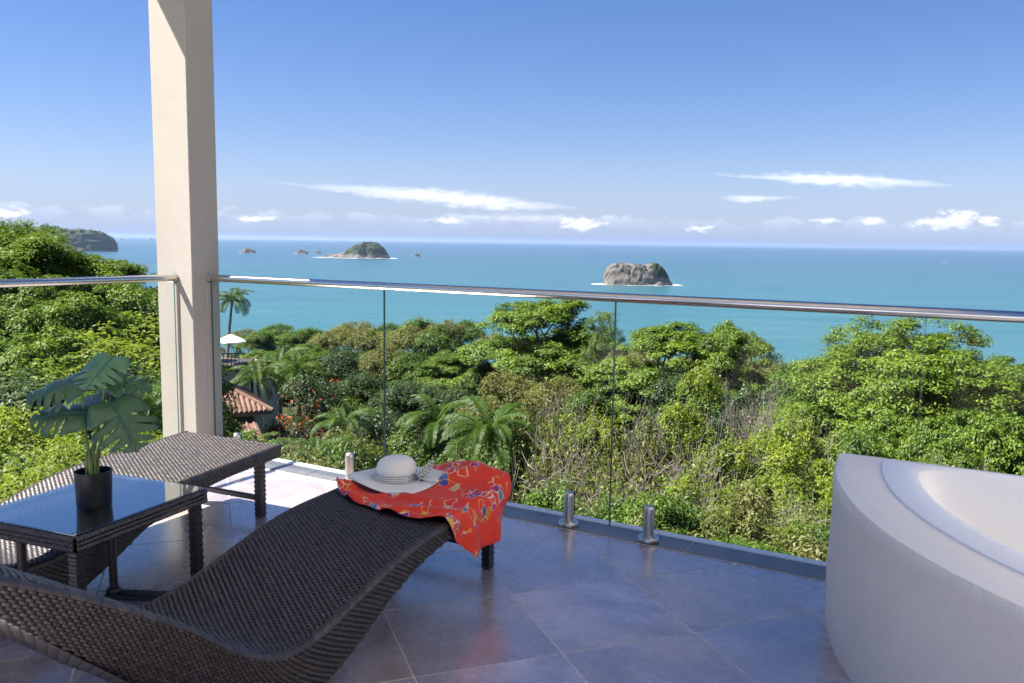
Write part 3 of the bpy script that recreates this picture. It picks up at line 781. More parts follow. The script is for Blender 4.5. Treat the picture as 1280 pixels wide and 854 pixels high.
SHRUB = [make_tree(9, 3.2, 2.0, 3.0, 24, 15, 72, 0.095, 0.6, 'lime', 0.08, 0.12, 0.04, 0.15, 0.75, 0.7),
         make_tree(10, 3.2, 2.0, 3.0, 24, 15, 70, 0.09, 0.6, 'olive', 0.12, 0.12, 0.04, 0.15, 0.75, 0.7),
         make_tree(11, 3.2, 2.0, 3.0, 24, 15, 72, 0.10, 0.6, 'green', 0.08, 0.12, 0.04, 0.15, 0.75, 0.7)]
LIMETREE = make_tree(12, 8, 2.8, 6.4, 26, 14, 64, 0.145, 0.5, 'lime', 0.15, 0.3, 0.09, 0.14, 0.7, 0.55, 5, M_BARK_PALE)
BARE = [make_bare(13, 6, 1.25, 5, 0.34, 'olive'), make_bare(14, 6, 1.1, 5, 0.2, 'lime'), make_bare(15, 7, 0.8, 5, 0.03, 'dry')]
FLAME = make_tree(16, 8, 3.6, 5.2, 26, 15, 70, 0.15, 0.5, 'dark', 0.08, 0.3, 0.14, 0.14, 0.5, 0.6)
def flowers():
    g = np.random.default_rng(3); me0 = FLAME['crown']
    co = np.zeros(len(me0.vertices)*3, np.float32); me0.vertices.foreach_get('co', co); co = co.reshape(-1, 4, 3).mean(1)
    cl = fbm(co*0.9, 2); k = np.where((co[:, 2] > 5.0) & (cl > 0.04))[0]
    k = g.choice(k, min(330, len(k)), False); p = co[k]+g.normal(size=(len(k), 3))*0.08+np.array([0, 0, 0.08])
    L = 0.2*(0.7+0.6*g.random(len(p)))
    me = leaf_mesh('flowers', p, np.array([0, 0, 1.0])+g.normal(size=p.shape)*0.5, L, L*0.8, g.random(len(p)), g); me.materials.append(M_LEAF['red'])
    FLAME['flowers'] = me
flowers()

# --- hero trees
place(BIGRIGHT, 'spreading_tree', 1140, 411, 43, 16, 'huge rounded light green tree filling the view behind the tub', 'tree', rz=0.4)
place(SPREAD[0], 'spreading_tree', 1268, 452, 52, 9, 'smaller green tree on the seaward side of the huge rounded tree', 'tree')
place(SPREAD[1], 'spreading_tree', 1030, 448, 58, 8, 'green tree tucked against the seaward flank of the huge rounded tree', 'tree')
place(BIGLEFT, 'spreading_tree', -45, 281, 44, 15, 'huge layered yellow green tree rising above the horizon left of the column', 'tree', rz=1.0)
place(SPREAD[0], 'spreading_tree', 128, 322, 52, 9.5, 'layered green tree between the huge yellow green tree and the column', 'tree')
place(SPREAD[1], 'spreading_tree', 676, 376, 78, 16, 'spreading tree with pale forked limbs standing above the canopy', 'tree', rz=2.2)
place(AIRY, 'spreading_tree', 756, 390, 74, 5.2, 'thin airy tree with white branches behind the glass joint', 'tree')
place(SPREAD[0], 'spreading_tree', 838, 407, 62, 12.5, 'broad green tree whose crown breaks the sea line', 'tree', rz=0.9)
place(SPREAD[1], 'spreading_tree', 920, 410, 58, 7.6, 'leaning airy green tree beside the gap of open sea', 'tree', rz=4.0)
place(FLAME, 'flame_tree', 388, 468, 48, 6.2, 'dark tree with scattered red blossom beside the tiled house', 'tree')

# --- canopy, back to front
def where(u, dist):
    if u < 215: w = 'outside the side glass'
    elif u < 345: w = 'around the tiled house'
    elif u < 481: w = 'beyond the column pane'
    elif u < 640: w = 'behind the hat and scarf'
    elif u < 769: w = 'beyond the first spigot'
    elif u < 960: w = 'beyond the second spigot'
    elif u < 1060: w = 'by the gap of sea'
    else: w = 'behind the tub'
    return w
TONE = {}
def rows(items, spec, name, label, cat, group):
    for (u, v, d, w) in items:
        k_ = spec[int(rng.integers(len(spec)))]; place(k_, name, u, v, d, w, label.replace('TONE', k_.get('tone', 'green'))+' '+where(u, d), cat, group)
rows([(300, 414, 128, 10), (345, 408, 132, 12), (392, 411, 126, 11), (438, 404, 124, 12), (484, 408, 118, 11), (525, 400, 112, 12), (560, 403, 106, 9), (322, 416, 118, 10), (368, 415, 118, 11), (415, 414, 114, 11), (462, 414, 110, 11), (505, 412, 106, 11), (543, 410, 104, 10)],
     [ROUND[1], ROUND[1], ROUND[2]], 'ridge_tree', 'rounded TONE ridge tree against the sea,', 'tree', 'trees along the ridge')
rows([(585, 404, 118, 10), (620, 420, 105, 10), (708, 430, 96, 11), (790, 436, 92, 10), (860, 445, 90, 11), (950, 452, 84, 10), (985, 462, 80, 9), (1015, 462, 96, 12), (1260, 474, 80, 12), (745, 428, 100, 11), (660, 424, 100, 11), (905, 450, 92, 11)],
     [ROUND[2], ROUND[1]], 'ridge_tree', 'rounded TONE ridge tree against the sea,', 'tree', 'trees along the ridge')
rows([(330, 438, 104, 9), (385, 432, 100, 9), (430, 440, 92, 10), (478, 436, 88, 9), (520, 446, 84, 10), (565, 440, 82, 8), (600, 458, 76, 8), (450, 470, 70, 9), (505, 480, 66, 9), (560, 488, 62, 8)],
     [ROUND[0], ROUND[2], ROUND[1], SPREAD[0]], 'canopy_tree', 'dense TONE tree below the ridge,', 'tree', 'dark trees of the middle canopy')
rows([(420, 505, 50, 7), (470, 520, 46, 7), (525, 530, 42, 6), (440, 548, 38, 6), (585, 520, 48, 7)],
     [ROUND[0], ROUND[1], ROUND[2]], 'canopy_tree', 'low dense TONE tree in the near wood,', 'tree', 'trees behind the hat')
rows([(640, 470, 62, 8), (690, 478, 56, 8), (735, 492, 52, 7), (660, 520, 44, 6), (720, 528, 40, 6), (610, 500, 54, 7)],
     [ROUND[2], ROUND[2], ROUND[1]], 'olive_tree_crown', 'rounded TONE tree in the middle wood,', 'tree', 'olive toned trees of the forest')
rows([(800, 462, 60, 8), (850, 470, 56, 8), (900, 480, 52, 8), (950, 490, 48, 7), (1000, 500, 46, 7), (830, 520, 42, 6.5), (900, 530, 40, 6), (1010, 470, 52, 8)],
     [ROUND[1], ROUND[0], SPREAD[0]], 'canopy_tree', 'leafy TONE tree between bare shrubs and sea,', 'tree', 'green trees of the middle canopy')
rows([(1050, 490, 42, 7), (1110, 520, 38, 7), (1190, 520, 36, 7), (1260, 520, 36, 7), (1090, 560, 30, 5), (1200, 560, 28, 5)],
     [SPREAD[0], ROUND[1]], 'canopy_tree', 'TONE tree beneath the huge rounded tree,', 'tree', 'trees under the huge rounded tree')
rows([(30, 300, 42, 8), (-10, 325, 38, 9), (100, 335, 42, 8), (10, 360, 36, 8), (70, 375, 34, 7), (130, 380, 36, 8), (180, 365, 40, 7), (20, 420, 27, 6.5), (85, 430, 26, 6), (150, 420, 28, 6.5), (195, 440, 30, 6)],
     [SPREAD[1], SPREAD[0], LIMETREE], 'canopy_tree', 'TONE tree below the huge layered tree,', 'tree', 'trees seen through the side glass')
rows([(-60, 470, 19, 5.5), (20, 478, 18, 5), (75, 485, 17, 4.5), (130, 470, 19, 5), (180, 490, 18, 4.5)],
     [ROUND[1], ROUND[0], LIMETREE], 'canopy_tree', 'bushy TONE tree close below the side railing,', 'tree', 'bushy trees close to the side railing')
# lime shrubs and loose yellow-green trees
rows([(880, 462, 46, 4), (858, 505, 38, 4.2), (915, 548, 33, 4.2), (985, 520, 34, 4.4), (1010, 560, 28, 4.2), (960, 590, 26, 4), (1020, 610, 23, 3.6), (880, 600, 25, 3.5)],
     [LIMETREE], 'lime_tree', 'slender TONE tree among the bare shrubs,', 'tree', 'yellow green trees among bare shrubs')
rows([(655, 500, 40, 4.5), (700, 515, 36, 4.5), (640, 545, 34, 4), (690, 555, 32, 4), (745, 520, 36, 4.5), (810, 540, 34, 4), (770, 560, 30, 4)],
     [SHRUB[1], LIMETREE, SHRUB[1]], 'olive_shrub', 'TONE shrub in the middle wood,', 'shrub', 'olive shrubs in mid forest')
# bare scrub
rows([(720, 505, 31, 6.5), (775, 508, 29, 7), (820, 525, 27, 6.5), (750, 555, 24, 5.5), (800, 575, 22, 5.5), (700, 560, 26, 5), (905, 580, 24, 5), (770, 610, 19, 4.5), (720, 610, 20, 4.5), (950, 615, 20, 4.5), (850, 600, 21, 4.5)],
     BARE[:2], 'bare_shrub', 'leafless grey brown thicket shrub', 'shrub', 'bare shrubs below the terrace')
rows([(975, 462, 42, 7), (1000, 478, 40, 6), (955, 500, 38, 6), (900, 500, 36, 5), (1255, 560, 24, 5), (740, 470, 40, 5)],
     [BARE[2]], 'dead_tree', 'pale leafless tree standing out of the canopy', 'tree', 'pale dead trees')
# near shrubs under the kerb
near = []
for u in range(330, 1060, 34):
    for k in range(2):
        vv = 560+0.115*(u-330)+rng.normal()*12+k*34+ (18 if u > 620 else -12)
        near.append((u+rng.normal()*14, vv, (17.5 if k == 0 else 13.5)+rng.random()*2.5, 2.6+rng.random()*1.2))
rows(near, [SHRUB[0], SHRUB[2], SHRUB[2], SHRUB[1]], 'leafy_shrub', 'TONE leafy shrub on the slope below the kerb,', 'shrub', 'shrubs on the slope below the terrace')
rows([(-10, 560, 11, 2.6), (35, 575, 10.5, 2.4), (80, 560, 11.5, 2.6), (120, 552, 12.5, 2.6), (165, 545, 13.5, 2.6), (-20, 610, 9, 2.2), (30, 606, 9, 2.0), (75, 590, 9.5, 2.0), (130, 580, 10.5, 2.0), (185, 560, 12, 2.4), (10, 520, 13, 3), (60, 525, 14, 3)],
     [SHRUB[0], SHRUB[2], SHRUB[0]], 'leafy_shrub', 'TONE shrub by the low grey wall,', 'shrub', 'shrubs outside the side glass')
# fill across the floor of the wood
fill = []
for k in range(70):
    a = rad(-8+rng.random()*66); d = 16+rng.random()**0.7*60
    x, y = -math.sin(a)*d, math.cos(a)*d
    fill.append((x, y, float(ground(x, y)), 3.4+rng.random()*2.2, int(rng.integers(3))))
for (x, y, z, w, k) in fill:
    if 640+F_PX*math.tan(YAW-math.atan2(-x, y)) > 1050: continue      # hidden behind the tub and its tree
    s_ = SHRUB[k]; r = empty('understorey_shrub', (x, y, z), rng.random()*6.28, s_['tone']+' shrub half hidden under the canopy '+where(640+F_PX*math.tan(YAW-math.atan2(-x, y)), 0), 'shrub', 'shrubs under the canopy')
    r.scale = (w/4, w/4, (3+rng.random()*2)/3.2)
    link('trunk', s_['trunk'], None, r); link('crown', s_['crown'], None, r)

# palms
palm(290, 362, 92, 2.9, 16, 'tall lone coconut palm against the sea beside the column')
palm(347, 440, 74, 3.4, 16, 'drooping palm behind the tiled roof', trunk_r=0.16)
for a in [(322, 455, 66, 3.0), (372, 448, 70, 3.0)]: palm(*a, 14, 'palm among the trees behind the tiled roof', 'palms behind the tiled roof')
palm(612, 512, 34, 2.7, 22, 'large bright palm crown rising behind the scarf')
for a in [(548, 505, 42, 2.3), (430, 512, 44, 2.1), (395, 548, 32, 1.7)]: palm(*a, 16, 'green palm in the wood beyond the left glass pane', 'palms beyond the glass')
for a in [(312, 548, 26, 1.7), (165, 478, 15, 1.3), (190, 500, 16, 1.2)]: palm(*a, 15, 'low spiky palm close beside the white column', 'low palms beside the column', trunk_r=0.1)

# ------------------------------------------------------------------ houses below
def hip_house():
    C = at(341, 513, 46)          # near eave corner
    rz = YAW+rad(28)
    gz = float(ground(C[0], C[1]))
    r = empty('tiled_house', (C[0], C[1], min(gz, C[2]-3)), rz, 'house with weathered terracotta hip roof below the column', 'house')
    e = C[2]-r.location[2]         # eave height
    A, B = 9.0, 6.5               # runs to -x (left) and +y (away)
    MB().box(-A+.5, -.5, .5, B-.5, 0, e+0.05).build('wall', M_WALL, r)
    h = 1.75; i_ = B/2
    ridge = [(-A+i_, B/2, e+h), (-i_, B/2, e+h)]
    cs = [(-A, 0, e), (0, 0, e), (0, B, e), (-A, B, e)]
    rb = MB().add([*cs, *ridge, *[(x, y, z-0.18) for x, y, z in cs]], [(0, 1, 5, 4), (1, 2, 5), (2, 3, 4, 5), (3, 0, 4), (0, 6, 7, 1), (1, 7, 8, 2), (2, 8, 9, 3), (3, 9, 6, 0), (9, 8, 7, 6)])
    ro = rb.build('roof', M_ROOF, r)
    # half-round tile rows lying on the two slopes in view
    rows_ = MB()
    def run(p, q, rr=0.085): rows_.tube([p, q], rr, 6)
    n = 36
    for k in range(n):
        x = -A+(k+0.5)*A/n; top = min(i_, -x, A+x); run((x, 0.02, e+0.02), (x, top, e+h*top/i_+0.02))
    n2 = 26
    for k in range(n2):
        y = (k+0.5)*B/n2; top = min(y, B-y); run((-0.02, y, e+0.02), (-top, y, e+h*top/i_+0.02))
    tag(rows_.build('tile_rows', M_ROOF, ro, True), kind='stuff')
    MB().tube([cs[1], (-i_, B/2, e+h+.05)], 0.13, 8).build('ridge_cap', M_ROOF, ro, True)
    MB().tube([ridge[0], ridge[1]], 0.14, 8).build('ridge_cap', M_ROOF, ro, True)
    # lean-to roof below the front eave
    l = MB().add([(-A, .5, e-.35), (-.9, .5, e-.35), (-.9, -2.2, e-1.1), (-A, -2.2, e-1.1), (-A, .5, e-.5), (-.9, .5, e-.5), (-.9, -2.2, e-1.25), (-A, -2.2, e-1.25)],
                 [(0, 3, 2, 1), (4, 5, 6, 7), (0, 1, 5, 4), (1, 2, 6, 5), (2, 3, 7, 6), (3, 0, 4, 7)])
    lo = l.build('lean_to_roof', M_ROOF, r)
    for k in range(22):
        x = -A+.2+k*0.37
        if x < -1: MB().tube([(x, .45, e-.34), (x, -2.18, e-1.07)], 0.06, 6).build('roof_rib', M_ROOF, lo, True)
    MB().box(-A+.4, -1.2, -1.7, .49, 0, e-1.0).build('porch_wall', M_WALL, r)
    w = MB().box(-.495, -.44, 1.6, 2.8, e-1.9, e-.7).build('window', M_DARK, r)
    MB().box(-.437, -.42, 1.7, 2.7, e-1.8, e-.8).build('pane', M_WINDOW, w)
hip_house()
def far_house():
    C = at(322, 468, 86); gz = float(ground(C[0], C[1]))
    r = empty('cream_house', (C[0], C[1], min(gz, C[2]-3)), YAW+rad(-12), 'small cream house with a low terracotta roof behind palms', 'house')
    e = C[2]-r.location[2]
    MB().box(-5.5, 0, 0, 5, 0, e-.1).build('wall', M_WALL, r)
    MB().add([(-6, -.5, e-.1), (.5, -.5, e-.1), (.5, 5.5, e-.1), (-6, 5.5, e-.1), (-6, 2.5, e+1.1), (.5, 2.5, e+1.1)], [(0, 1, 5, 4), (1, 2, 5), (2, 3, 4, 5), (3, 0, 4), (3, 2, 1, 0)]).build('roof', M_ROOF, r)
    for x in (-4.4, -2.4):
        w = MB().box(x, x+1.0, -.04, .01, e-1.9, e-.7).build('window', M_DARK, r); MB().box(x+.1, x+.9, -.06, -.043, e-1.8, e-.8).build('pane', M_WINDOW, w)
far_house()
def lookout():
    C = at(280, 457, 70); gz = float(ground(C[0], C[1]))
    r = empty('lookout_deck', (C[0], C[1], min(gz, C[2]-4)), YAW, 'dark timber lookout deck on posts half behind the column', 'deck')
    e = C[2]-r.location[2]
    MB().box(-4, 1.2, 0, 4, e-.25, e).build('floor', M_DARK, r)
    for x in (-3.8, -1.4, 1.0):
        for y in (.2, 3.8): MB().box(x-.1, x+.1, y-.1, y+.1, 0, e-.255).build('post', M_DARK, r)
    MB().box(-4, 1.2, .0, .06, e+.9, e+1.0).build('rail', M_DARK, r)
    for k in range(18): MB().box(-3.95+k*.3, -3.9+k*.3, .01, .05, e+.003, e+.897).build('baluster', M_DARK, r)
    MB().box(-3.6, .9, .8, 3.4, e-2.6, e-.26).build('under_room', M_WALL, r)
    for x, y, w in ((0.2, 1.2, 1.2), (-2.2, 2.4, 1.2)):
        p = empty('parasol', (0, 0, 0), 0, 'white parasol open over the lookout deck', 'parasol', 'white parasols on the lookout')
        p.matrix_world = Matrix.Translation(r.location) @ Matrix.Rotation(YAW, 4, 'Z') @ Matrix.Translation((x, y, e))
        MB().tube([(0, 0, 0), (0, 0, 2.3)], 0.04, 8).build('pole', M_TRIM, p)
        MB().lathe([(w, 1.75), (w*.98, 1.8), (w*.5, 2.1), (.05, 2.35)], 8).build('canopy', M_CANVAS, p)
lookout()
MBW = MB().box(-1.5, 1.2, -.15, .15, -1.6, 0.0)
gw = at(20, 578, 12.6); o = MBW.build('garden_wall', M_GREYSTONE); o.location = gw; o.rotation_euler = (0, 0, YAW+rad(20))
tag(o, 'low grey stone wall among bushes outside the side glass', 'wall')

# ------------------------------------------------------------------ terrace
YJ, YK = 4.22, 4.40
XL, YG, HR = -5.205, 4.31, 1.3235
XE = 3.6; YB = -1.05
M_BOUNCE_WALL = mat('bounce_wall_paint', m_paint((0.84, 0.77, 0.67, 1), (0.87, 0.80, 0.70, 1), 0.12, 40))  # pale cream for the added wall that throws sunlight back
M_CEIL = mat('ceiling_boards', m_paint((0.76, 0.74, 0.71, 1), (0.8, 0.78, 0.75, 1), 0.1, 20))
M_BOUNCE_FLOOR = mat('bounce_floor_paint', m_paint((0.78, 0.73, 0.65, 1), (0.84, 0.79, 0.71, 1), 0.2, 12))  # pale surface of the added floor that reflects sun upward
floor = tag(link('terrace_floor', MB().box(-5.13, XE, YB, YK+.06, -0.45, -0.0015).mesh('terrace_floor'), M_GROUT), kind='structure')
def clip(poly, ax, lim, keep_less):
    out = []
    for i in range(len(poly)):
        a, c_ = poly[i], poly[(i+1) % len(poly)]
        ia = (a[ax] <= lim) if keep_less else (a[ax] >= lim); ic = (c_[ax] <= lim) if keep_less else (c_[ax] >= lim)
        if ia: out.append(a)
        if ia != ic:
            t = (lim-a[ax])/(c_[ax]-a[ax]); out.append((a[0]+(c_[0]-a[0])*t, a[1]+(c_[1]-a[1])*t))
    return out
def tiles():
    th = rad(49.5); u = (math.cos(th), math.sin(th)); v = (math.sin(th), -math.cos(th)); s_ = 0.6; j = 0.003
    ox, oy = -1.02, 3.35
    for a in range(-14, 12):
        for c_ in range(-14, 14):
            q = [(ox+(a+p+jp)*s_*u[0]+(c_+r+jr)*s_*v[0], oy+(a+p+jp)*s_*u[1]+(c_+r+jr)*s_*v[1]) for p, r, jp, jr in ((0, 0, j/s_, j/s_), (0, 1, j/s_, -j/s_), (1, 1, -j/s_, -j/s_), (1, 0, -j/s_, j/s_))]
            for ax, lim, kl in ((1, YJ-.003, True), (1, YB, False), (0, -5.125, False), (0, XE, True)):
                if q: q = clip(q, ax, lim, kl)
            if len(q) < 3: continue
            ar = 0.5*abs(sum(q[i][0]*q[(i+1) % len(q)][1]-q[(i+1) % len(q)][0]*q[i][1] for i in range(len(q))))
            if ar < 0.002: continue
            ccw = sum(q[i][0]*q[(i+1) % len(q)][1]-q[(i+1) % len(q)][0]*q[i][1] for i in range(len(q))) > 0
            if not ccw: q = q[::-1]
            cx_ = sum(p[0] for p in q)/len(q); cy_ = sum(p[1] for p in q)/len(q)
            o = MB().prism([(x-cx_, y-cy_) for x, y in q], -0.007, 0.0).build('floor_tile', M_TILE, floor)
            o.location = (cx_, cy_, rng.normal()*0.0002)
tiles()
M_EDGE = mat('kerb_tile', lambda bb: principled(bb, bb.ramp(bb.noise(worldpos(bb), 6, 5, 0.6), [(0.3, (0.10, 0.10, 0.105)), (0.7, (0.17, 0.165, 0.165))]), 0.3, 0, 0.5))
kerb = tag(link('kerb', MB().box(-5.03, XE, YJ+.002, YK-.004, -0.001, 0.003).mesh('kerb'), M_GROUT), kind='structure')
x = -4.96
while x < XE-.1:
    x1 = min(x+.895, XE)
    MB().box(x, x1, YJ+.003, YK, 0.0, 0.0065, 0.002).build('kerb_tile', M_EDGE, kerb); x += .9
link('white_trim', MB().box(-5.03, XE, YK+.002, YK+.058, -0.003, 0.012, 0.003).mesh('white_trim'), M_TRIM, kerb)

# column with its glass channel trims
col = empty('column', (-5.2225, 4.277, 0), 0, 'square cream painted column at the corner of the railings', 'column')
MB().box(-.1885, .1885, -.123, .123, -.6, 4.20, 0.004).build('shaft', M_WHITE, col)
MB().box(-.10, .04, -.132, -.1235, 0.02, HR-.03, 0.002).build('glass_channel', M_WHITE, col)
MB().box(.189, .197, -.01, .085, 0.02, HR-.03, 0.002).build('glass_channel', M_WHITE, col)

def railing(name, p0, p1, seams, spigots, label, side=False):
    """p0->p1 along one axis; local x runs along the rail"""
    L = math.dist(p0, p1); rz = math.atan2(p1[1]-p0[1], p1[0]-p0[0])
    r = empty(name, (*p0, 0), rz, label, 'railing')
    hr = MB().tube([(0, 0, HR), (L, 0, HR)], 0.0254, 24).build('handrail', M_STEEL, r, True)
    for xx in (0.004, L-.004): MB().lathe([(.031, -.004), (.031, .004)], 20).build('end_plate', M_STEEL, hr).matrix_basis = Matrix.Translation((xx, 0, HR)) @ Matrix.Rotation(rad(90), 4, 'Y')
    ed = [0.012]+seams+[L-.012]
    for a, c_ in zip(ed[:-1], ed[1:]):
        g = MB().box(a+.003, c_-.003, -.006, .006, -.15 if side else .035, HR-.02).build('glass_panel', M_GLASS, r)
        for xx in (a+.0025, c_-.0025):
            MB().box(xx-.0006, xx+.0006, -.0055, .0055, .037, HR-.022).build('polished_edge', M_GLASS_EDGE, g)
    for xx in spigots:
        if side:
            MB().box(xx-.03, xx+.03, -.074, -.008, -.12, -.05, .004).build('clamp', M_STEEL, r); continue
        s_ = MB().lathe([(.030, .016), (.030, .178), (.028, .192), (.022, .203), (.012, .207)], 24, (xx, -.034, 0)).build('spigot', M_STEEL2, r, True)
        MB().lathe([(.058, .012), (.058, .028), (.055, .032), (.036, .034)], 28, (xx, -.034, 0)).build('flange', M_STEEL2, s_, True)
        MB().box(xx-.026, xx+.026, -.012, -.0065, .06, .2, .002).build('clamp_pad', M_RUBBER, s_)
    return r
x0 = -5.031
railing('glass_railing', (x0, YG), (XE, YG), [-3.42-x0, -1.824-x0, -.293-x0, 1.25-x0],
        [q-x0 for q in (-4.75, -3.69, -3.17, -2.065, -1.58, -.54, 1.0, 1.5, 2.5)], 'frameless glass railing with steel handrail facing the open sea')
railing('glass_railing', (XL, YB), (XL, 4.150), [1.4, 2.3], [.3, 1.1, 1.7, 2.1, 2.6, 4.85], 'frameless glass side railing ending at the outer column face', True)

# roof over the terrace; out of view, an added floor and wall bounce sunlight into its shade
rf = empty('terrace_roof', (0, 0, 4.20), 0, 'flat pale roof slab carried over the terrace by the column', 'roof')
MB().box(-5.918, -.3, -.6, 4.45, .002, .30).build('slab', M_CEIL, rf)
tag(link('bounce_floor', MB().box(-5.13, 5.0, -10, YB-.004, -.45, -.004).mesh('bounce_floor'), M_BOUNCE_FLOOR), kind='structure')  # unseen floor added to send sunlight up under the roof
bounce_root = empty('bounce_wall', (2.02, 1.0, 0), 0, 'added out of view wall bouncing sunlight onto the tub', 'reflector wall')  # added beside the tub only for its bounced light, never in view
MB().box(0, 2.6, 0, 3.45, -.4, 4.2, .01).build('wall', M_BOUNCE_WALL, bounce_root)
c2 = empty('column', (-.5, -.42, 0), 0, 'square cream column at the back of the terrace', 'column')
MB().box(-.15, .15, -.15, .15, -.4, 4.198, 0.004).build('shaft', M_WHITE, c2)

# ------------------------------------------------------------------ woven furniture
def weave_cells(Pf, Nf, u0, u1, v0, v1, cu, cv, h=0.0035, stagger=True, gapu=0.08, gapv=0.1, jitter=0.0, keep=None):
    """arched strand pieces on a parametric surface; u runs along a strand"""
    nv = max(1, int(round((v1-v0)/cv))); nu = max(1, int(round((u1-u0)/cu))); cu = (u1-u0)/nu; cv = (v1-v0)/nv
    js, is_ = np.meshgrid(np.arange(nv), np.arange(-1, nu+1), indexing='ij')
    js = js.ravel(); is_ = is_.ravel()
    off = np.where(js % 2 == 0, 0.0, 0.5) if stagger else np.zeros(len(js))
    a = u0+(is_+off+gapu*0.5)*cu; c_ = u0+(is_+off+1-gapu*0.5)*cu
    a = np.clip(a, u0, u1); c_ = np.clip(c_, u0, u1); ok = (c_-a) > cu*0.15
    if keep is not None: ok = ok & keep(0.5*(a+c_), v0+(js+0.5)*cv)
    a = a[ok]; c_ = c_[ok]; js = js[ok]
    tu = np.linspace(0, 1, 5); tv = np.array([0, 0.5, 1.0])
    U = a[:, None, None]+(c_-a)[:, None, None]*tu[None, :, None]+0*tv[None, None, :]
    V = (v0+(js+gapv*0.5)*cv)[:, None, None]+cv*(1-gapv)*tv[None, None, :]+0*tu[None, :, None]
    Hh = h*(np.sin(np.pi*tu)[None, :, None]**0.7*1.0-0.35)+h*0.6*np.sin(np.pi*tv)[None, None, :]
    Hh = np.broadcast_to(Hh, U.shape)*(1+jitter*(rng.random(len(a))[:, None, None]-0.5))
    P = Pf(U, V)+Nf(U, V)*Hh[..., None]
    n = len(a); Vv = P.reshape(-1, 3)
    q = []
    for i in range(4):
        for j in range(2): q.append((i*3+j, (i+1)*3+j, (i+1)*3+j+1, i*3+j+1))
    Fq = (np.arange(n)*15)[:, None, None]+np.array(q)[None]
    return Vv, Fq.reshape(-1, 4), np.repeat(rng.random(n), 8)
def weave_obj(name, parts, parent):
    V = []; Fq = []; rv = []; o = 0
    for v, f, r in parts:
        V.append(v); Fq.append(f+o); rv.append(r); o += len(v)
    me = mesh_np(name, np.concatenate(V), np.concatenate(Fq), True); rnd_attr(me, np.concatenate(rv))
    ob = link(name, me, M_WICKER, parent); ob['kind'] = 'stuff'
    return ob

TS = np.array([0, .35, .75, .95, 1.15, 1.35, 1.5, 1.65, 1.8, 2.0, 2.2, 2.4, 2.62]); TZ = np.array([.425, .408, .396, .368, .318, .262, .235, .25, .335, .505, .64, .765, .885])
BS = np.array([0, .35, .6, .8, 1.0, 1.14, 1.3, 1.42, 1.6, 1.75, 1.9, 2.05, 2.2, 2.35, 2.5, 2.62]); BZ = np.array([.345, .335, .312, .272, .195, .11, .035, .004, .004, .05, .15, .285, .43, .57, .715, .83])
def smooth_fn(xs, ys, it=60):
    g = np.linspace(0, 2.62, 263); y = np.interp(g, xs, ys)
    for _ in range(it): y[1:-1] = 0.25*y[:-2]+0.5*y[1:-1]+0.25*y[2:]
    return g, y
TG, TY = smooth_fn(TS, TZ); BG, BY = smooth_fn(BS, BZ, 40)
BY = np.maximum(BY, 0.002)
ds = np.hypot(np.diff(TG), np.diff(TY)); ARC = np.concatenate([[0], np.cumsum(ds)]); ALEN = ARC[-1]
def s_of(a): return np.interp(a, ARC, TG)
def ztop(s_): return np.interp(s_, TG, TY)
def zbot(s_): return np.interp(s_, BG, BY)
LW = 0.76
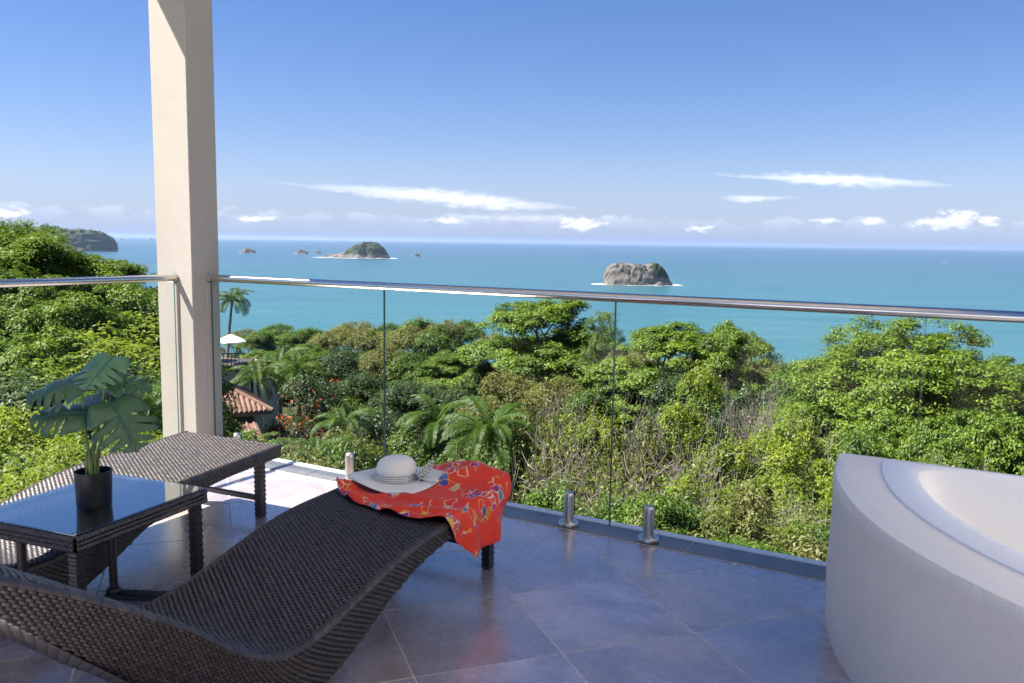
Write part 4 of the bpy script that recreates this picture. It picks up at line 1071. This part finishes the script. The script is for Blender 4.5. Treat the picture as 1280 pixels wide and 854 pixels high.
def make_lounger(name, loc, rz, label, leftish):
    r = empty(name, (*loc, 0), rz, label, 'lounger')
    # core body
    gs = np.linspace(0, 2.62, 90); n = len(gs); V = []; Fc = []
    for x in (-LW+.006, -.006):
        for s_ in gs: V.append((x, -s_, float(ztop(s_))-.005))
        for s_ in gs:
            k_ = (.15+.45*float(sstep(s_, 1.5, 2.1)))*(float(ztop(s_))-float(zbot(s_)))
            V.append((x+(k_ if x < -.3 else -k_), -s_, float(zbot(s_))+.003))
    for i in range(n-1):
        Fc += [(i, i+1, 2*n+i+1, 2*n+i), (n+i, 3*n+i, 3*n+i+1, n+i+1), (i, n+i, n+i+1, i+1), (2*n+i, 2*n+i+1, 3*n+i+1, 3*n+i)]
    Fc += [(0, 2*n, 3*n, n), (n-1, 2*n-1, 4*n-1, 3*n-1)]
    m_ = bpy.data.meshes.new('body'); m_.from_pydata(V, [], Fc); m_.update()
    link('body', m_, M_WICKER_BASE, r)
    # woven surfaces
    def Pt(U, Vv): s_ = s_of(Vv); return np.stack([U, -s_, ztop(s_)-.002], -1)
    def Nt(U, Vv):
        s_ = s_of(Vv); dz = (ztop(s_+.01)-ztop(s_-.01))/.02; nn = np.stack([0*s_, dz, 1+0*s_], -1)
        return nn/np.linalg.norm(nn, axis=-1, keepdims=True)
    weave_obj('woven_top', [weave_cells(Pt, Nt, -LW+.022, -.022, 0.012, ALEN, .035, .0116, .0048, jitter=.6, gapu=.12, gapv=.12)], r)
    def side(x, sg):
        tuck = lambda q: .15+.45*sstep(q, 1.5, 2.1)      # the skirt leans in under the edge
        def P(U, Vv): s_ = s_of(U); return np.stack([x-sg*tuck(s_)*Vv, -s_, ztop(s_)-.019-Vv], -1)
        def N(U, Vv): return np.broadcast_to(np.array([sg, 0, 0.0]), U.shape+(3,))
        return weave_cells(P, N, 0.01, ALEN-.01, 0.0, 0.32, .028, .0108, .0045, jitter=.6, gapu=.12, gapv=.12,
                           keep=lambda u, v: ztop(s_of(u))-.019-v > zbot(s_of(u))+.006)
    def endp(y, s0, sg):
        def P(U, Vv): return np.stack([U, np.full_like(U, y), float(zbot(s0))+.004+(float(ztop(s0))-.02-float(zbot(s0)))*Vv], -1)
        def N(U, Vv): return np.broadcast_to(np.array([0, sg, 0.0]), U.shape+(3,))
        return weave_cells(P, N, -LW+.02, -.02, 0, 1, .034, 1/6, .004)
    def under(U, Vv):
        s_ = Vv; return np.stack([U, -s_, zbot(s_)+.001], -1)
    def undern(U, Vv):
        s_ = Vv; dz = (zbot(s_+.01)-zbot(s_-.01))/.02; nn = np.stack([0*s_, -dz, -1+0*s_], -1); return nn/np.linalg.norm(nn, axis=-1, keepdims=True)
    weave_obj('woven_side', [side(-.006, 1)], r); weave_obj('woven_side', [side(-LW+.006, -1)], r)
    weave_obj('woven_end', [endp(0.0, 0.0, 1)], r)
    weave_obj('woven_underside', [weave_cells(under, undern, -LW+.10, -.10, 1.75, 2.6, .05, .016, .003)], r)
    # braided rims along both long edges and round the foot end
    def rim(x, sg):
        parts = []
        def P(U, Vv):
            s_ = s_of(U); a = Vv*math.pi*1.1-.25
            return np.stack([x-sg*.016+sg*.017*np.cos(a), -s_, ztop(s_)-.014+.017*np.sin(a)], -1)
        def N(U, Vv):
            a = Vv*math.pi*1.1-.25; return np.stack([sg*np.cos(a), 0*a, np.sin(a)], -1)
        return weave_cells(P, N, 0.0, ALEN, 0, 1, .05, .5, .0012, gapu=.03, gapv=.0)
    weave_obj('edge_braid', [rim(-.002, 1)], r); weave_obj('edge_braid', [rim(-LW+.002, -1)], r)
    # legs at the foot end, wrapped in strands
    for x in (-LW+.065, -.105):
        lg = MB()
        zt = float(zbot(.09)); k = 0; z = 0.0
        while z < zt-.001:
            z1 = min(z+.0135, zt+.004); e = .0025 if k % 2 else 0
            lg.box(x-.023-e, x+.023+e, -.10-e, -.054+e, z+.0006, z1-.0006, .0025); z = z1; k += 1
        lg.box(x-.021, x+.021, -.098, -.056, 0.0005, zt-.002)
        lg.build('leg', M_WICKER, r)
    MB().box(-LW+.092, -.132, -.09, -.064, .095, .125, .004).build('stretcher', M_WICKER, r)
    return r
LA = make_lounger('woven_lounger', (-3.57, 3.55), rad(5), 'dark wicker wave lounger in full sun along the side glass', True)
LB = make_lounger('woven_lounger', (-2.026, 3.576), 0.032, 'dark wicker wave lounger with the hat and red scarf on it', False)
# shared mesh data between the two loungers
da = {}
for ch in LA.children: da.setdefault(ch.name.split('.')[0], []).append(ch.data)
for ch in LB.children:
    k = ch.name.split('.')[0]
    if k.startswith('woven') and da.get(k): ch.data = da[k].pop(0)

# side table
def table():
    w, l, zt = 0.60, 0.71, 0.47
    r = empty('side_table', (-3.10, 2.60, 0), rad(8), 'dark wicker side table with a glass top between the loungers', 'table')
    MB().box(-w+.02, -.02, -l+.02, -.02, zt-.035, zt-.016).build('top_panel', M_WICKER_BASE, r)
    def P(U, V): return np.stack([U, V, np.full_like(U, zt-.0145)], -1)
    def N(U, V): return np.broadcast_to(np.array([0, 0, 1.0]), U.shape+(3,))
    weave_obj('woven_top', [weave_cells(P, N, -w+.03, -.03, -l+.03, -.03, .037, .0125, .004)], r)
    # braided apron: four rolls of wrapped strand
    def apron(a, c_):
        a = np.array(a); c_ = np.array(c_); L = np.linalg.norm(c_-a); t = (c_-a)/L; o = np.array([t[1], -t[0], 0])
        parts = []
        for zz, off in ((zt-.010, 0.0), (zt-.029, .002), (zt-.048, 0.0)):
            def P(U, V, zz=zz, off=off):
                an = V*2*math.pi; return a+t*U[..., None]+o*(off+.012*np.cos(an))[..., None]+np.array([0, 0, 1.0])*(zz+.011*np.sin(an))[..., None]
            def N(U, V): an = V*2*math.pi; return o*np.cos(an)[..., None]+np.array([0, 0, 1.0])*np.sin(an)[..., None]
            parts.append(weave_cells(P, N, 0, L, 0, 1, .017, .25, .002, stagger=False, gapu=.1, gapv=0))
        return parts
    for a, c_ in (((-w, 0, 0), (0, 0, 0)), ((0, 0, 0), (0, -l, 0)), ((0, -l, 0), (-w, -l, 0)), ((-w, -l, 0), (-w, 0, 0))):
        weave_obj('apron', apron(a, c_), r)
    g = MB().box(-w+.004, -.004, -l+.004, -.004, zt+.004, zt+.011, .0015).build('glass_top', M_TABLE_GLASS, r)
    def leg(x, y):
        lg = MB(); z = 0.0; k = 0
        while z < zt-.07:
            z1 = min(z+.016, zt-.066); e = .0025 if k % 2 else 0
            lg.box(x-.021-e, x+.021+e, y-.021-e, y+.021+e, z+.0006, z1-.0006, .0025); z = z1; k += 1
        lg.box(x-.019, x+.019, y-.019, y+.019, .0005, zt-.068)
        lg.build('leg', M_WICKER, r)
    leg(-.034, -.034); leg(-.034, -l+.034)
    # inner round posts and the woven floor bars that let the table slide over a lounger
    for (x, y) in ((-.315, -.25), (-.37, -l+.06)):
        p_ = MB().lathe([(.018, .02), (.018, zt-.036)], 14, (x, y, 0)).build('post', M_POST, r, True)
        MB().lathe([(.03, .018), (.034, .026), (.034, .036), (.028, .044)], 14, (x, y, 0)).build('collar', M_WICKER, p_, True)
    def bar(a, c_):
        a = np.array((*a, 0)); c_ = np.array((*c_, 0)); L = np.linalg.norm(c_-a); t = (c_-a)/L; o = np.array([-t[1], t[0], 0])
        def P(U, V): return a+t*U[..., None]+o*((V-.5)*.062)[..., None]+np.array([0, 0, .024])
        def N(U, V): return np.broadcast_to(np.array([0, 0, 1.0]), U.shape+(3,))
        M_ = Matrix.Translation(Vector(a)) @ Matrix.Rotation(math.atan2(t[1], t[0]), 4, 'Z')
        MB().box(-.03, L+.03, -.034, .034, .001, .023, .004, M_).build('floor_bar', M_WICKER, r)
        weave_obj('woven_bar', [weave_cells(P, N, 0, L, 0, 1, .034, .2, .0035)], r)
    bar((-.315, -.25), (-.034, -.16)); bar((-.37, -l+.06), (-.075, -l+.04))
    return r
TBL = table()

# potted plant
def plant():
    B = Vector((-3.275, 2.165, 0.4816))
    r = empty('potted_plant', B, 0, 'split leaf plant in a black pot on the glass table', 'plant')
    p = MB().lathe([(.066, 0), (.069, .004), (.0745, .146), (.0745, .152), (.070, .152), (.069, .125)], 40).build('pot', M_POT, r, True)
    MB().lathe([(.069, .122), (.045, .128), (.001, .130)], 24, caps=False).build('soil', M_SOIL, p, True)
    def leaf(base, size, fwd, up, curl, droop, seed):
        """split leaf; fwd = way the tip points, up = its face normal"""
        g = np.random.default_rng(seed)
        fwd = Vector(fwd).normalized(); up = Vector(up); up = (up-fwd*up.dot(fwd)).normalized(); sd = fwd.cross(up)
        nt_, ns = 66, 7; V = []; UV = []; Fc = []
        cuts = [0.27, 0.45, 0.63, 0.80]
        for side in (-1, 1):
            o = len(V); cc = [c_+g.normal()*0.012 for c_ in cuts]
            for i in range(nt_):
                t = i/(nt_-1)
                wdt = 0.50*(math.sin(math.pi*min(1, (t*0.93+0.07))**0.72)**0.8)*1.0
                if t > 0.9: wdt *= max(0.0, (1-t)/0.1)**0.55
                notch = 1.0
                for c_ in cc: notch = min(notch, 0.30+0.70*min(1, (abs(t-c_)/0.04)**2.2)) if abs(t-c_) < 0.04 else notch
                for k in range(ns):
                    q = k/(ns-1); w_ = wdt*notch*q
                    # lobes sweep toward the tip; heart lobes sweep back at the base
                    yy = t+0.34*w_*(1.0 if t > .25 else -1.1+2.1*t/.25)
                    zz = -curl*(w_*w_)*1.5-droop*yy*yy*0.9+0.02*math.sin(16*t+side)*q
                    pt = Vector(base)+(fwd*(yy-0.06)+sd*(side*w_)+up*zz)*size
                    V.append(pt); UV.append((side*w_, yy))
            for i in range(nt_-1):
                for k in range(ns-1):
                    a = o+i*ns+k; q = (a, a+1, a+ns+1, a+ns); Fc.append(q if side > 0 else q[::-1])
        me = bpy.data.meshes.new('leaf'); me.from_pydata([tuple(v_) for v_ in V], [], Fc); me.update()
        ul = me.uv_layers.new(name='UVMap')
        for lp in me.loops: ul.data[lp.index].uv = UV[lp.vertex_index]
        me.polygons.foreach_set('use_smooth', np.ones(len(me.polygons), dtype=bool))
        ob = link('leaf', me, M_MONSTERA_LIT if seed == 1 else M_MONSTERA, r)
        sm = ob.modifiers.new('thick', 'SOLIDIFY'); sm.thickness = 0.0012
        return Vector(base)
    rv = Vector(R2); uv_ = Vector(-D2); fv = Vector(_f)
    def rel(a, c_, d): return rv*a+uv_*c_+fv*d       # offsets as right / up / away
    specs = [  # base offset (m), size, forward, normal, curl, droop
        (rel(.055, .625, .03), .215, rel(-.18, -.55, -.75), rel(.0, .72, -.62), .25, .10, 1),
        (rel(-.06, .545, .0), .25, rel(-.88, -.34, -.3), rel(-.30, .72, -.6), .45, .10, 2),
        (rel(-.03, .395, -.04), .22, rel(-.95, .02, -.3), rel(-.05, .8, -.6), .4, .2, 3),
        (rel(.095, .43, -.03), .27, rel(.58, -.68, -.42), rel(.38, .5, -.78), .25, .08, 4),
        (rel(.0, .47, .10), .16, rel(.4, .05, .6), rel(.0, .75, -.6), .5, .1, 5),
        (rel(.0, .45, .08), .20, rel(-.8, -.1, .4), rel(-.1, .72, -.66), .5, .1, 6),
        (rel(.06, .53, .05), .17, rel(.8, -.15, .2), rel(.25, .75, -.6), .4, .2, 7),
    ]
    for i, (bs, sz, fw, up_, cu, dp, sd_) in enumerate(specs):
        leaf(bs, sz, fw, up_, cu, dp, sd_)
        a = Vector((random.uniform(-.02, .02), random.uniform(-.02, .02), .12)); mid = a.lerp(bs, .55)+Vector((0, 0, .03))+(a-bs)*.04
        pts = []
        for k in range(9):
            t = k/8; pts.append(a.lerp(mid, t).lerp(mid.lerp(bs, t), t))
        MB().tube(pts, [.0062-.0028*k/8 for k in range(9)], 8).build('stem', M_STEM, r, True)
    for k in range(5):
        a = Vector((random.uniform(-.025, .025), random.uniform(-.025, .025), .12)); c_ = a+Vector((random.uniform(-.02, .02), random.uniform(-.02, .02), .10+.05*random.random()))
        MB().tube([a, a.lerp(c_, .5)+Vector((.003, 0, 0)), c_], [.008, .007, .003], 7).build('sheath', M_STEM, r, True)
plant()

# scarf draped over the foot of the near lounger
def lb_world(l, s_, z): return LB.matrix_world @ Vector((l, -s_, z))
bpy.context.view_layer.update()
def scarf():
    nl_, ns_ = 90, 70; V = []; UV = []
    lam = np.linspace(-.745, .215, nl_)
    fr = np.interp(lam, [-.745, -.68, -.55, -.32, -.1, 0.0, .1, .2, .262], [.46, .52, .595, .655, .66, .63, .56, .46, .40])
    bk = np.interp(lam, [-.745, -.68, -.58, -.45, -.25, -.08, 0.02, .12, .262], [.38, .26, .10, -.012, -.02, .0, .06, .13, .24])
    Lm, T = np.meshgrid(lam, np.linspace(0, 1, ns_), indexing='ij')
    Sx = bk[:, None]+(fr-bk)[:, None]*T
    wob = fbm(np.stack([Lm*5, Sx*5, Lm*0+4], -1), 3)
    Sx = Sx+0.02*fbm(np.stack([Lm*9, T*2, Lm*0+1], -1), 3)*(T > .9)
    # folds run on a slant across the cloth
    ph = (Lm*0.75+Sx*1.25)*17+wob*5
    fold = np.maximum(0, np.sin(ph*1.3))**2*0.020+np.maximum(0, np.sin(ph*0.47+1.1))**3*0.026+0.006*np.sin(ph*2.3+wob*9)*(wob+.3)
    env = sstep(T, 0.0, 0.15)*0.5+0.5
    bulge = 0.055*np.exp(-(((Lm+.16)/.17)**2+((Sx-.06)/.15)**2))+0.03*np.exp(-(((Lm+.34)/.2)**2+((Sx-.0)/.1)**2))
    lip = 0.012*sstep(T, .9, .97)*(1-sstep(T, .97, 1.0))
    Z = ztop(np.clip(Sx, 0, 2))+.009+fold*env+bulge+lip+0.010*(wob+.5)
    X = Lm.copy()
    hang = np.maximum(Lm+.015, 0)
    rr = .03
    # past the edge the cloth turns over and hangs
    ang = np.clip(hang/rr, 0, math.pi/2)
    X = np.where(hang > 0, -.015+rr*np.sin(ang)+0.016*np.sin(Sx*30+1)*sstep(hang, .02, .12)+0.008*sstep(hang, .05, .25), X)
    Zt = ztop(np.clip(Sx, 0, 2))+.009+(fold*env+bulge+.010*(wob+.5))*(1-sstep(hang, 0, .06))
    Z = np.where(hang > 0, Zt-rr*(1-np.cos(ang))-np.maximum(hang-rr*math.pi/2, 0), Z)
    # the hat presses it flat
    hl, hs = -.535, .25
    press = 1-sstep(np.hypot((Lm-hl)/1.0, Sx-hs), .17, .27)
    Z = np.where(hang > 0, Z, Z*(1-press)+(ztop(np.clip(Sx, 0, 2))+.010)*press)
    P = np.stack([X, -Sx, Z], -1).reshape(-1, 3)
    i, j = np.meshgrid(np.arange(nl_-1), np.arange(ns_-1), indexing='ij')
    Fq = np.stack([i*ns_+j, i*ns_+j+1, (i+1)*ns_+j+1, (i+1)*ns_+j], -1).reshape(-1, 4)
    me = mesh_np('scarf', P, Fq, True)
    uvs = np.stack([Lm, Sx], -1).reshape(-1, 2); ul = me.uv_layers.new(name='UVMap')
    li = np.zeros(len(me.loops), np.int32); me.loops.foreach_get('vertex_index', li); ul.data.foreach_set('uv', uvs[li].astype(np.float32).ravel())
    o = link('scarf', me, M_SCARF); o.matrix_world = LB.matrix_world.copy()
    sm = o.modifiers.new('thick', 'SOLIDIFY'); sm.thickness = .0015; sm.offset = 1
    tag(o, 'crumpled bright red patterned scarf hanging over the lounger end', 'scarf')
scarf()
def hat():
    P = lb_world(-.535, .25, float(ztop(.25))+.0175)
    r = empty('sun_hat', P, rad(20), 'wide brimmed cream straw sun hat lying on the red scarf', 'hat')
    n = 96; prof = [(.235, .0), (.2345, .004), (.20, .010), (.15, .012), (.112, .013), (.104, .020), (.101, .04), (.099, .062), (.094, .084), (.081, .102), (.060, .114), (.034, .120), (.010, .122)]
    V = []; Fc = []
    for rr, z in prof:
        for i in range(n):
            a = 2*math.pi*i/n; br = sstep(rr, .112, .235)
            w_ = br*(.016*math.sin(2*a+.6)+.008*math.sin(3*a+2)+.012); R_ = rr*(1+.03*math.cos(2*a)*br)
            V.append((R_*math.cos(a), R_*math.sin(a)*.97, z+float(w_)))
    for k in range(len(prof)-1):
        for i in range(n): Fc.append((k*n+i, k*n+(i+1) % n, (k+1)*n+(i+1) % n, (k+1)*n+i))
    Fc.append(tuple(range((len(prof)-1)*n, len(prof)*n)))
    nb_ = len(prof)
    brim_f = [q for q in Fc if max(q) < 5*n]; crown_f = [q for q in Fc if max(q) >= 5*n]
    for nm, ff in (('brim', brim_f), ('crown', crown_f)):
        me = bpy.data.meshes.new(nm); me.from_pydata(V, [], ff); me.validate(); me.update()
        used = set(i for q in ff for i in q)
        import bmesh
        bm = bmesh.new(); bm.from_mesh(me); bmesh.ops.delete(bm, geom=[v_ for v_ in bm.verts if not v_.link_faces], context='VERTS'); bm.to_mesh(me); bm.free()
        me.polygons.foreach_set('use_smooth', np.ones(len(me.polygons), dtype=bool))
        ob = link(nm, me, M_HAT, r); sm = ob.modifiers.new('thick', 'SOLIDIFY'); sm.thickness = .0025; sm.offset = -1
    bnd = MB().lathe([(.1125, .015), (.1075, .019), (.1050, .046), (.1015, .049)], 64, caps=False).build('ribbon', M_RIBBON, r, True)
    # bow toward the right of the crown
    ca = math.atan2(R2[1], R2[0])-rad(20)-.35
    M_ = Matrix.Rotation(ca, 4, 'Z') @ Matrix.Translation((.125, 0, .035))
    bw = MB()
    for sg, ln, up_ in ((1, .075, .045), (-1, .06, .02)):
        pts = []
        for k in range(13):
            t = k/12; an = t*2*math.pi; pts.append(((1-math.cos(an))*.5*ln*.55, sg*(1-math.cos(an))*.5*ln, math.sin(an)*.016+(1-math.cos(an))*.5*up_*(1 if sg > 0 else .3)))
        for k in range(12):
            a, c_ = Vector(pts[k]), Vector(pts[k+1]); wv = Vector((.005, 0, .017))
            bw.add([M_ @ (a-wv), M_ @ (c_-wv), M_ @ (c_+wv), M_ @ (a+wv)], [(0, 1, 2, 3)])
    for k, (dx, dy) in enumerate(((.09, .035), (.11, -.05))):
        a = Vector((0, 0, -.005)); c_ = Vector((dx*.6, dy*.6, -.012)); d = Vector((dx, dy, -.012)); wv = Vector((-.4*dy, .4*dx, .004)).normalized()*.016
        bw.add([M_ @ (a-wv*.6), M_ @ (c_-wv), M_ @ (c_+wv), M_ @ (a+wv*.6)], [(0, 1, 2, 3)]); bw.add([M_ @ (c_-wv), M_ @ (d-wv), M_ @ (d+wv), M_ @ (c_+wv)], [(0, 1, 2, 3)])
    ob = bw.build('bow', M_RIBBON, r); sm = ob.modifiers.new('thick', 'SOLIDIFY'); sm.thickness = .002
    M2 = Matrix.Rotation(ca, 4, 'Z')
    MB().box(.108, .130, -.011, .011, .024, .048, .004, M2).build('knot', M_RIBBON, r)
hat()

# ------------------------------------------------------------------ corner tub
def tub():
    C = (1.42, 4.20); NA, NR, NBK = 120, 16, 60
    def loop(r_, yb, z, sm=0, xe=1.9, dx=0.0, cut=0.0):
        a0 = math.pi-math.asin(max(-1, min(1, (yb-C[1])/r_))); xr = xe-(2.06-r_)*.9
        a1 = 2*math.pi-math.acos(max(-1, min(1, (xr-C[0])/r_)))
        pts = [(C[0]+(r_-cut*float(sstep(a-a0, .0, .35)))*math.cos(a), C[1]+(r_-cut*float(sstep(a-a0, .0, .35)))*math.sin(a)) for a in np.linspace(a0, a1, NA)]
        e = pts[-1]
        pts += [(xr, e[1]+(yb-e[1])*t) for t in np.linspace(0, 1, NR+1)[1:]]
        s0 = pts[0]
        pts += [(xr+(s0[0]-xr)*t, yb) for t in np.linspace(0, 1, NBK+1)[1:-1]]
        P = np.array(pts)
        for _ in range(sm): P = 0.25*np.roll(P, 1, 0)+0.5*P+0.25*np.roll(P, -1, 0)
        return [(x_+dx, y_, z) for x_, y_ in P]
    n = NA+NR+NBK-1
    r = empty('corner_tub', (0, 0, 0), 0, 'white built in corner tub with rough plastered curved surround', 'bathtub')
    def skin(name, loops, m_, cap=False, smooth=True):
        V = [p for l_ in loops for p in l_]; Fc = []
        for k in range(len(loops)-1):
            for i in range(n): Fc.append((k*n+i, k*n+(i+1) % n, (k+1)*n+(i+1) % n, (k+1)*n+i))
        if cap: Fc.append(tuple(range((len(loops)-1)*n, len(loops)*n)))
        me = bpy.data.meshes.new(name); me.from_pydata(V, [], [tuple(reversed(q)) for q in Fc] if False else Fc); me.update()
        if smooth: me.polygons.foreach_set('use_smooth', np.ones(len(me.polygons), dtype=bool))
        ob = link(name, me, m_, r)
        if smooth: md = ob.modifiers.new('split', 'EDGE_SPLIT'); md.split_angle = rad(48)
        return ob
    YT = 4.222
    wall = [loop(2.035, YT, 0.0)]+[loop(2.035+.004*math.sin(z*9), YT, z) for z in (.08, .2, .35, .48, .56)]+[loop(2.035, YT, .60+.036*math.sin(a), cut=.04*(1-math.cos(a))) for a in (0.0, 0.4, .8, 1.15)]
    skin('surround_wall', wall, M_PLASTER_WALL)
    lw = wall[-1]; zt = lw[0][2]
    deck = [lw]+[loop(2.032, YT-.002, zt+.010, cut=.06), loop(1.99, YT-.01, zt+.014, cut=.03)]+[loop(1.86, 4.125, .652, 4, dx=.05), loop(1.84, 4.115, .652, 4, dx=.05)]
    skin('deck', deck, M_PLASTER_DECK)
    rim = [loop(1.885, 4.14, .650, 3, dx=.05), loop(1.885, 4.14, .658, 3, dx=.05), loop(1.874, 4.133, .662, 4, dx=.05), loop(1.80, 4.12, .663, 10, dx=.05), loop(1.765, 4.115, .659, 16, dx=.05), loop(1.745, 4.105, .646, 22, dx=.05)]
    skin('rim', rim, M_ACRYLIC)
    bas = [loop(1.745, 4.105, .646, 22, dx=.05)]+[loop(1.745-.16*t**1.4, 4.105-.12*t**1.4, .646-.48*t, 22+int(30*t), dx=.05) for t in (.05, .15, .3, .5, .7, .85, .95, 1.0)]+[loop(1.45, 3.85, .14, 60), loop(1.2, 3.6, .13, 80), loop(.7, 3.4, .128, 80)]
    skin('basin', bas, M_ACRYLIC, True)
    # ragged plaster edge strip beside the glass
    MB().add([(-.632, 4.226, .02), (-.602, 4.226, .0), (-.596, 4.226, .55), (-.618, 4.226, .5), (-.632, 4.236, .02), (-.602, 4.236, .0), (-.596, 4.236, .55), (-.618, 4.236, .5)],
             [(0, 1, 2, 3), (7, 6, 5, 4), (0, 4, 5, 1), (1, 5, 6, 2), (2, 6, 7, 3), (3, 7, 4, 0)]).build('peeling_edge', M_TRIM, r)
tub()

# ------------------------------------------------------------------ haze
def haze():
    m_ = bpy.data.materials.new('haze'); m_.use_nodes = True; t = m_.node_tree; t.nodes.clear()
    v = t.nodes.new('ShaderNodeVolumePrincipled'); v.inputs['Color'].default_value = (0.42, 0.57, 0.86, 1); v.inputs['Density'].default_value = HAZE; v.inputs['Anisotropy'].default_value = 0.2
    o_ = t.nodes.new('ShaderNodeOutputMaterial'); t.links.new(v.outputs[0], o_.inputs['Volume'])
    L = 47000
    ob = MB().box(-L, L, -L, L, SEA_Z-4, 62).build('haze', m_); tag(ob, 'thin pale sea haze over the whole bay', 'haze', kind='stuff')
HAZE = 0.000022
if HAZE > 0: haze()
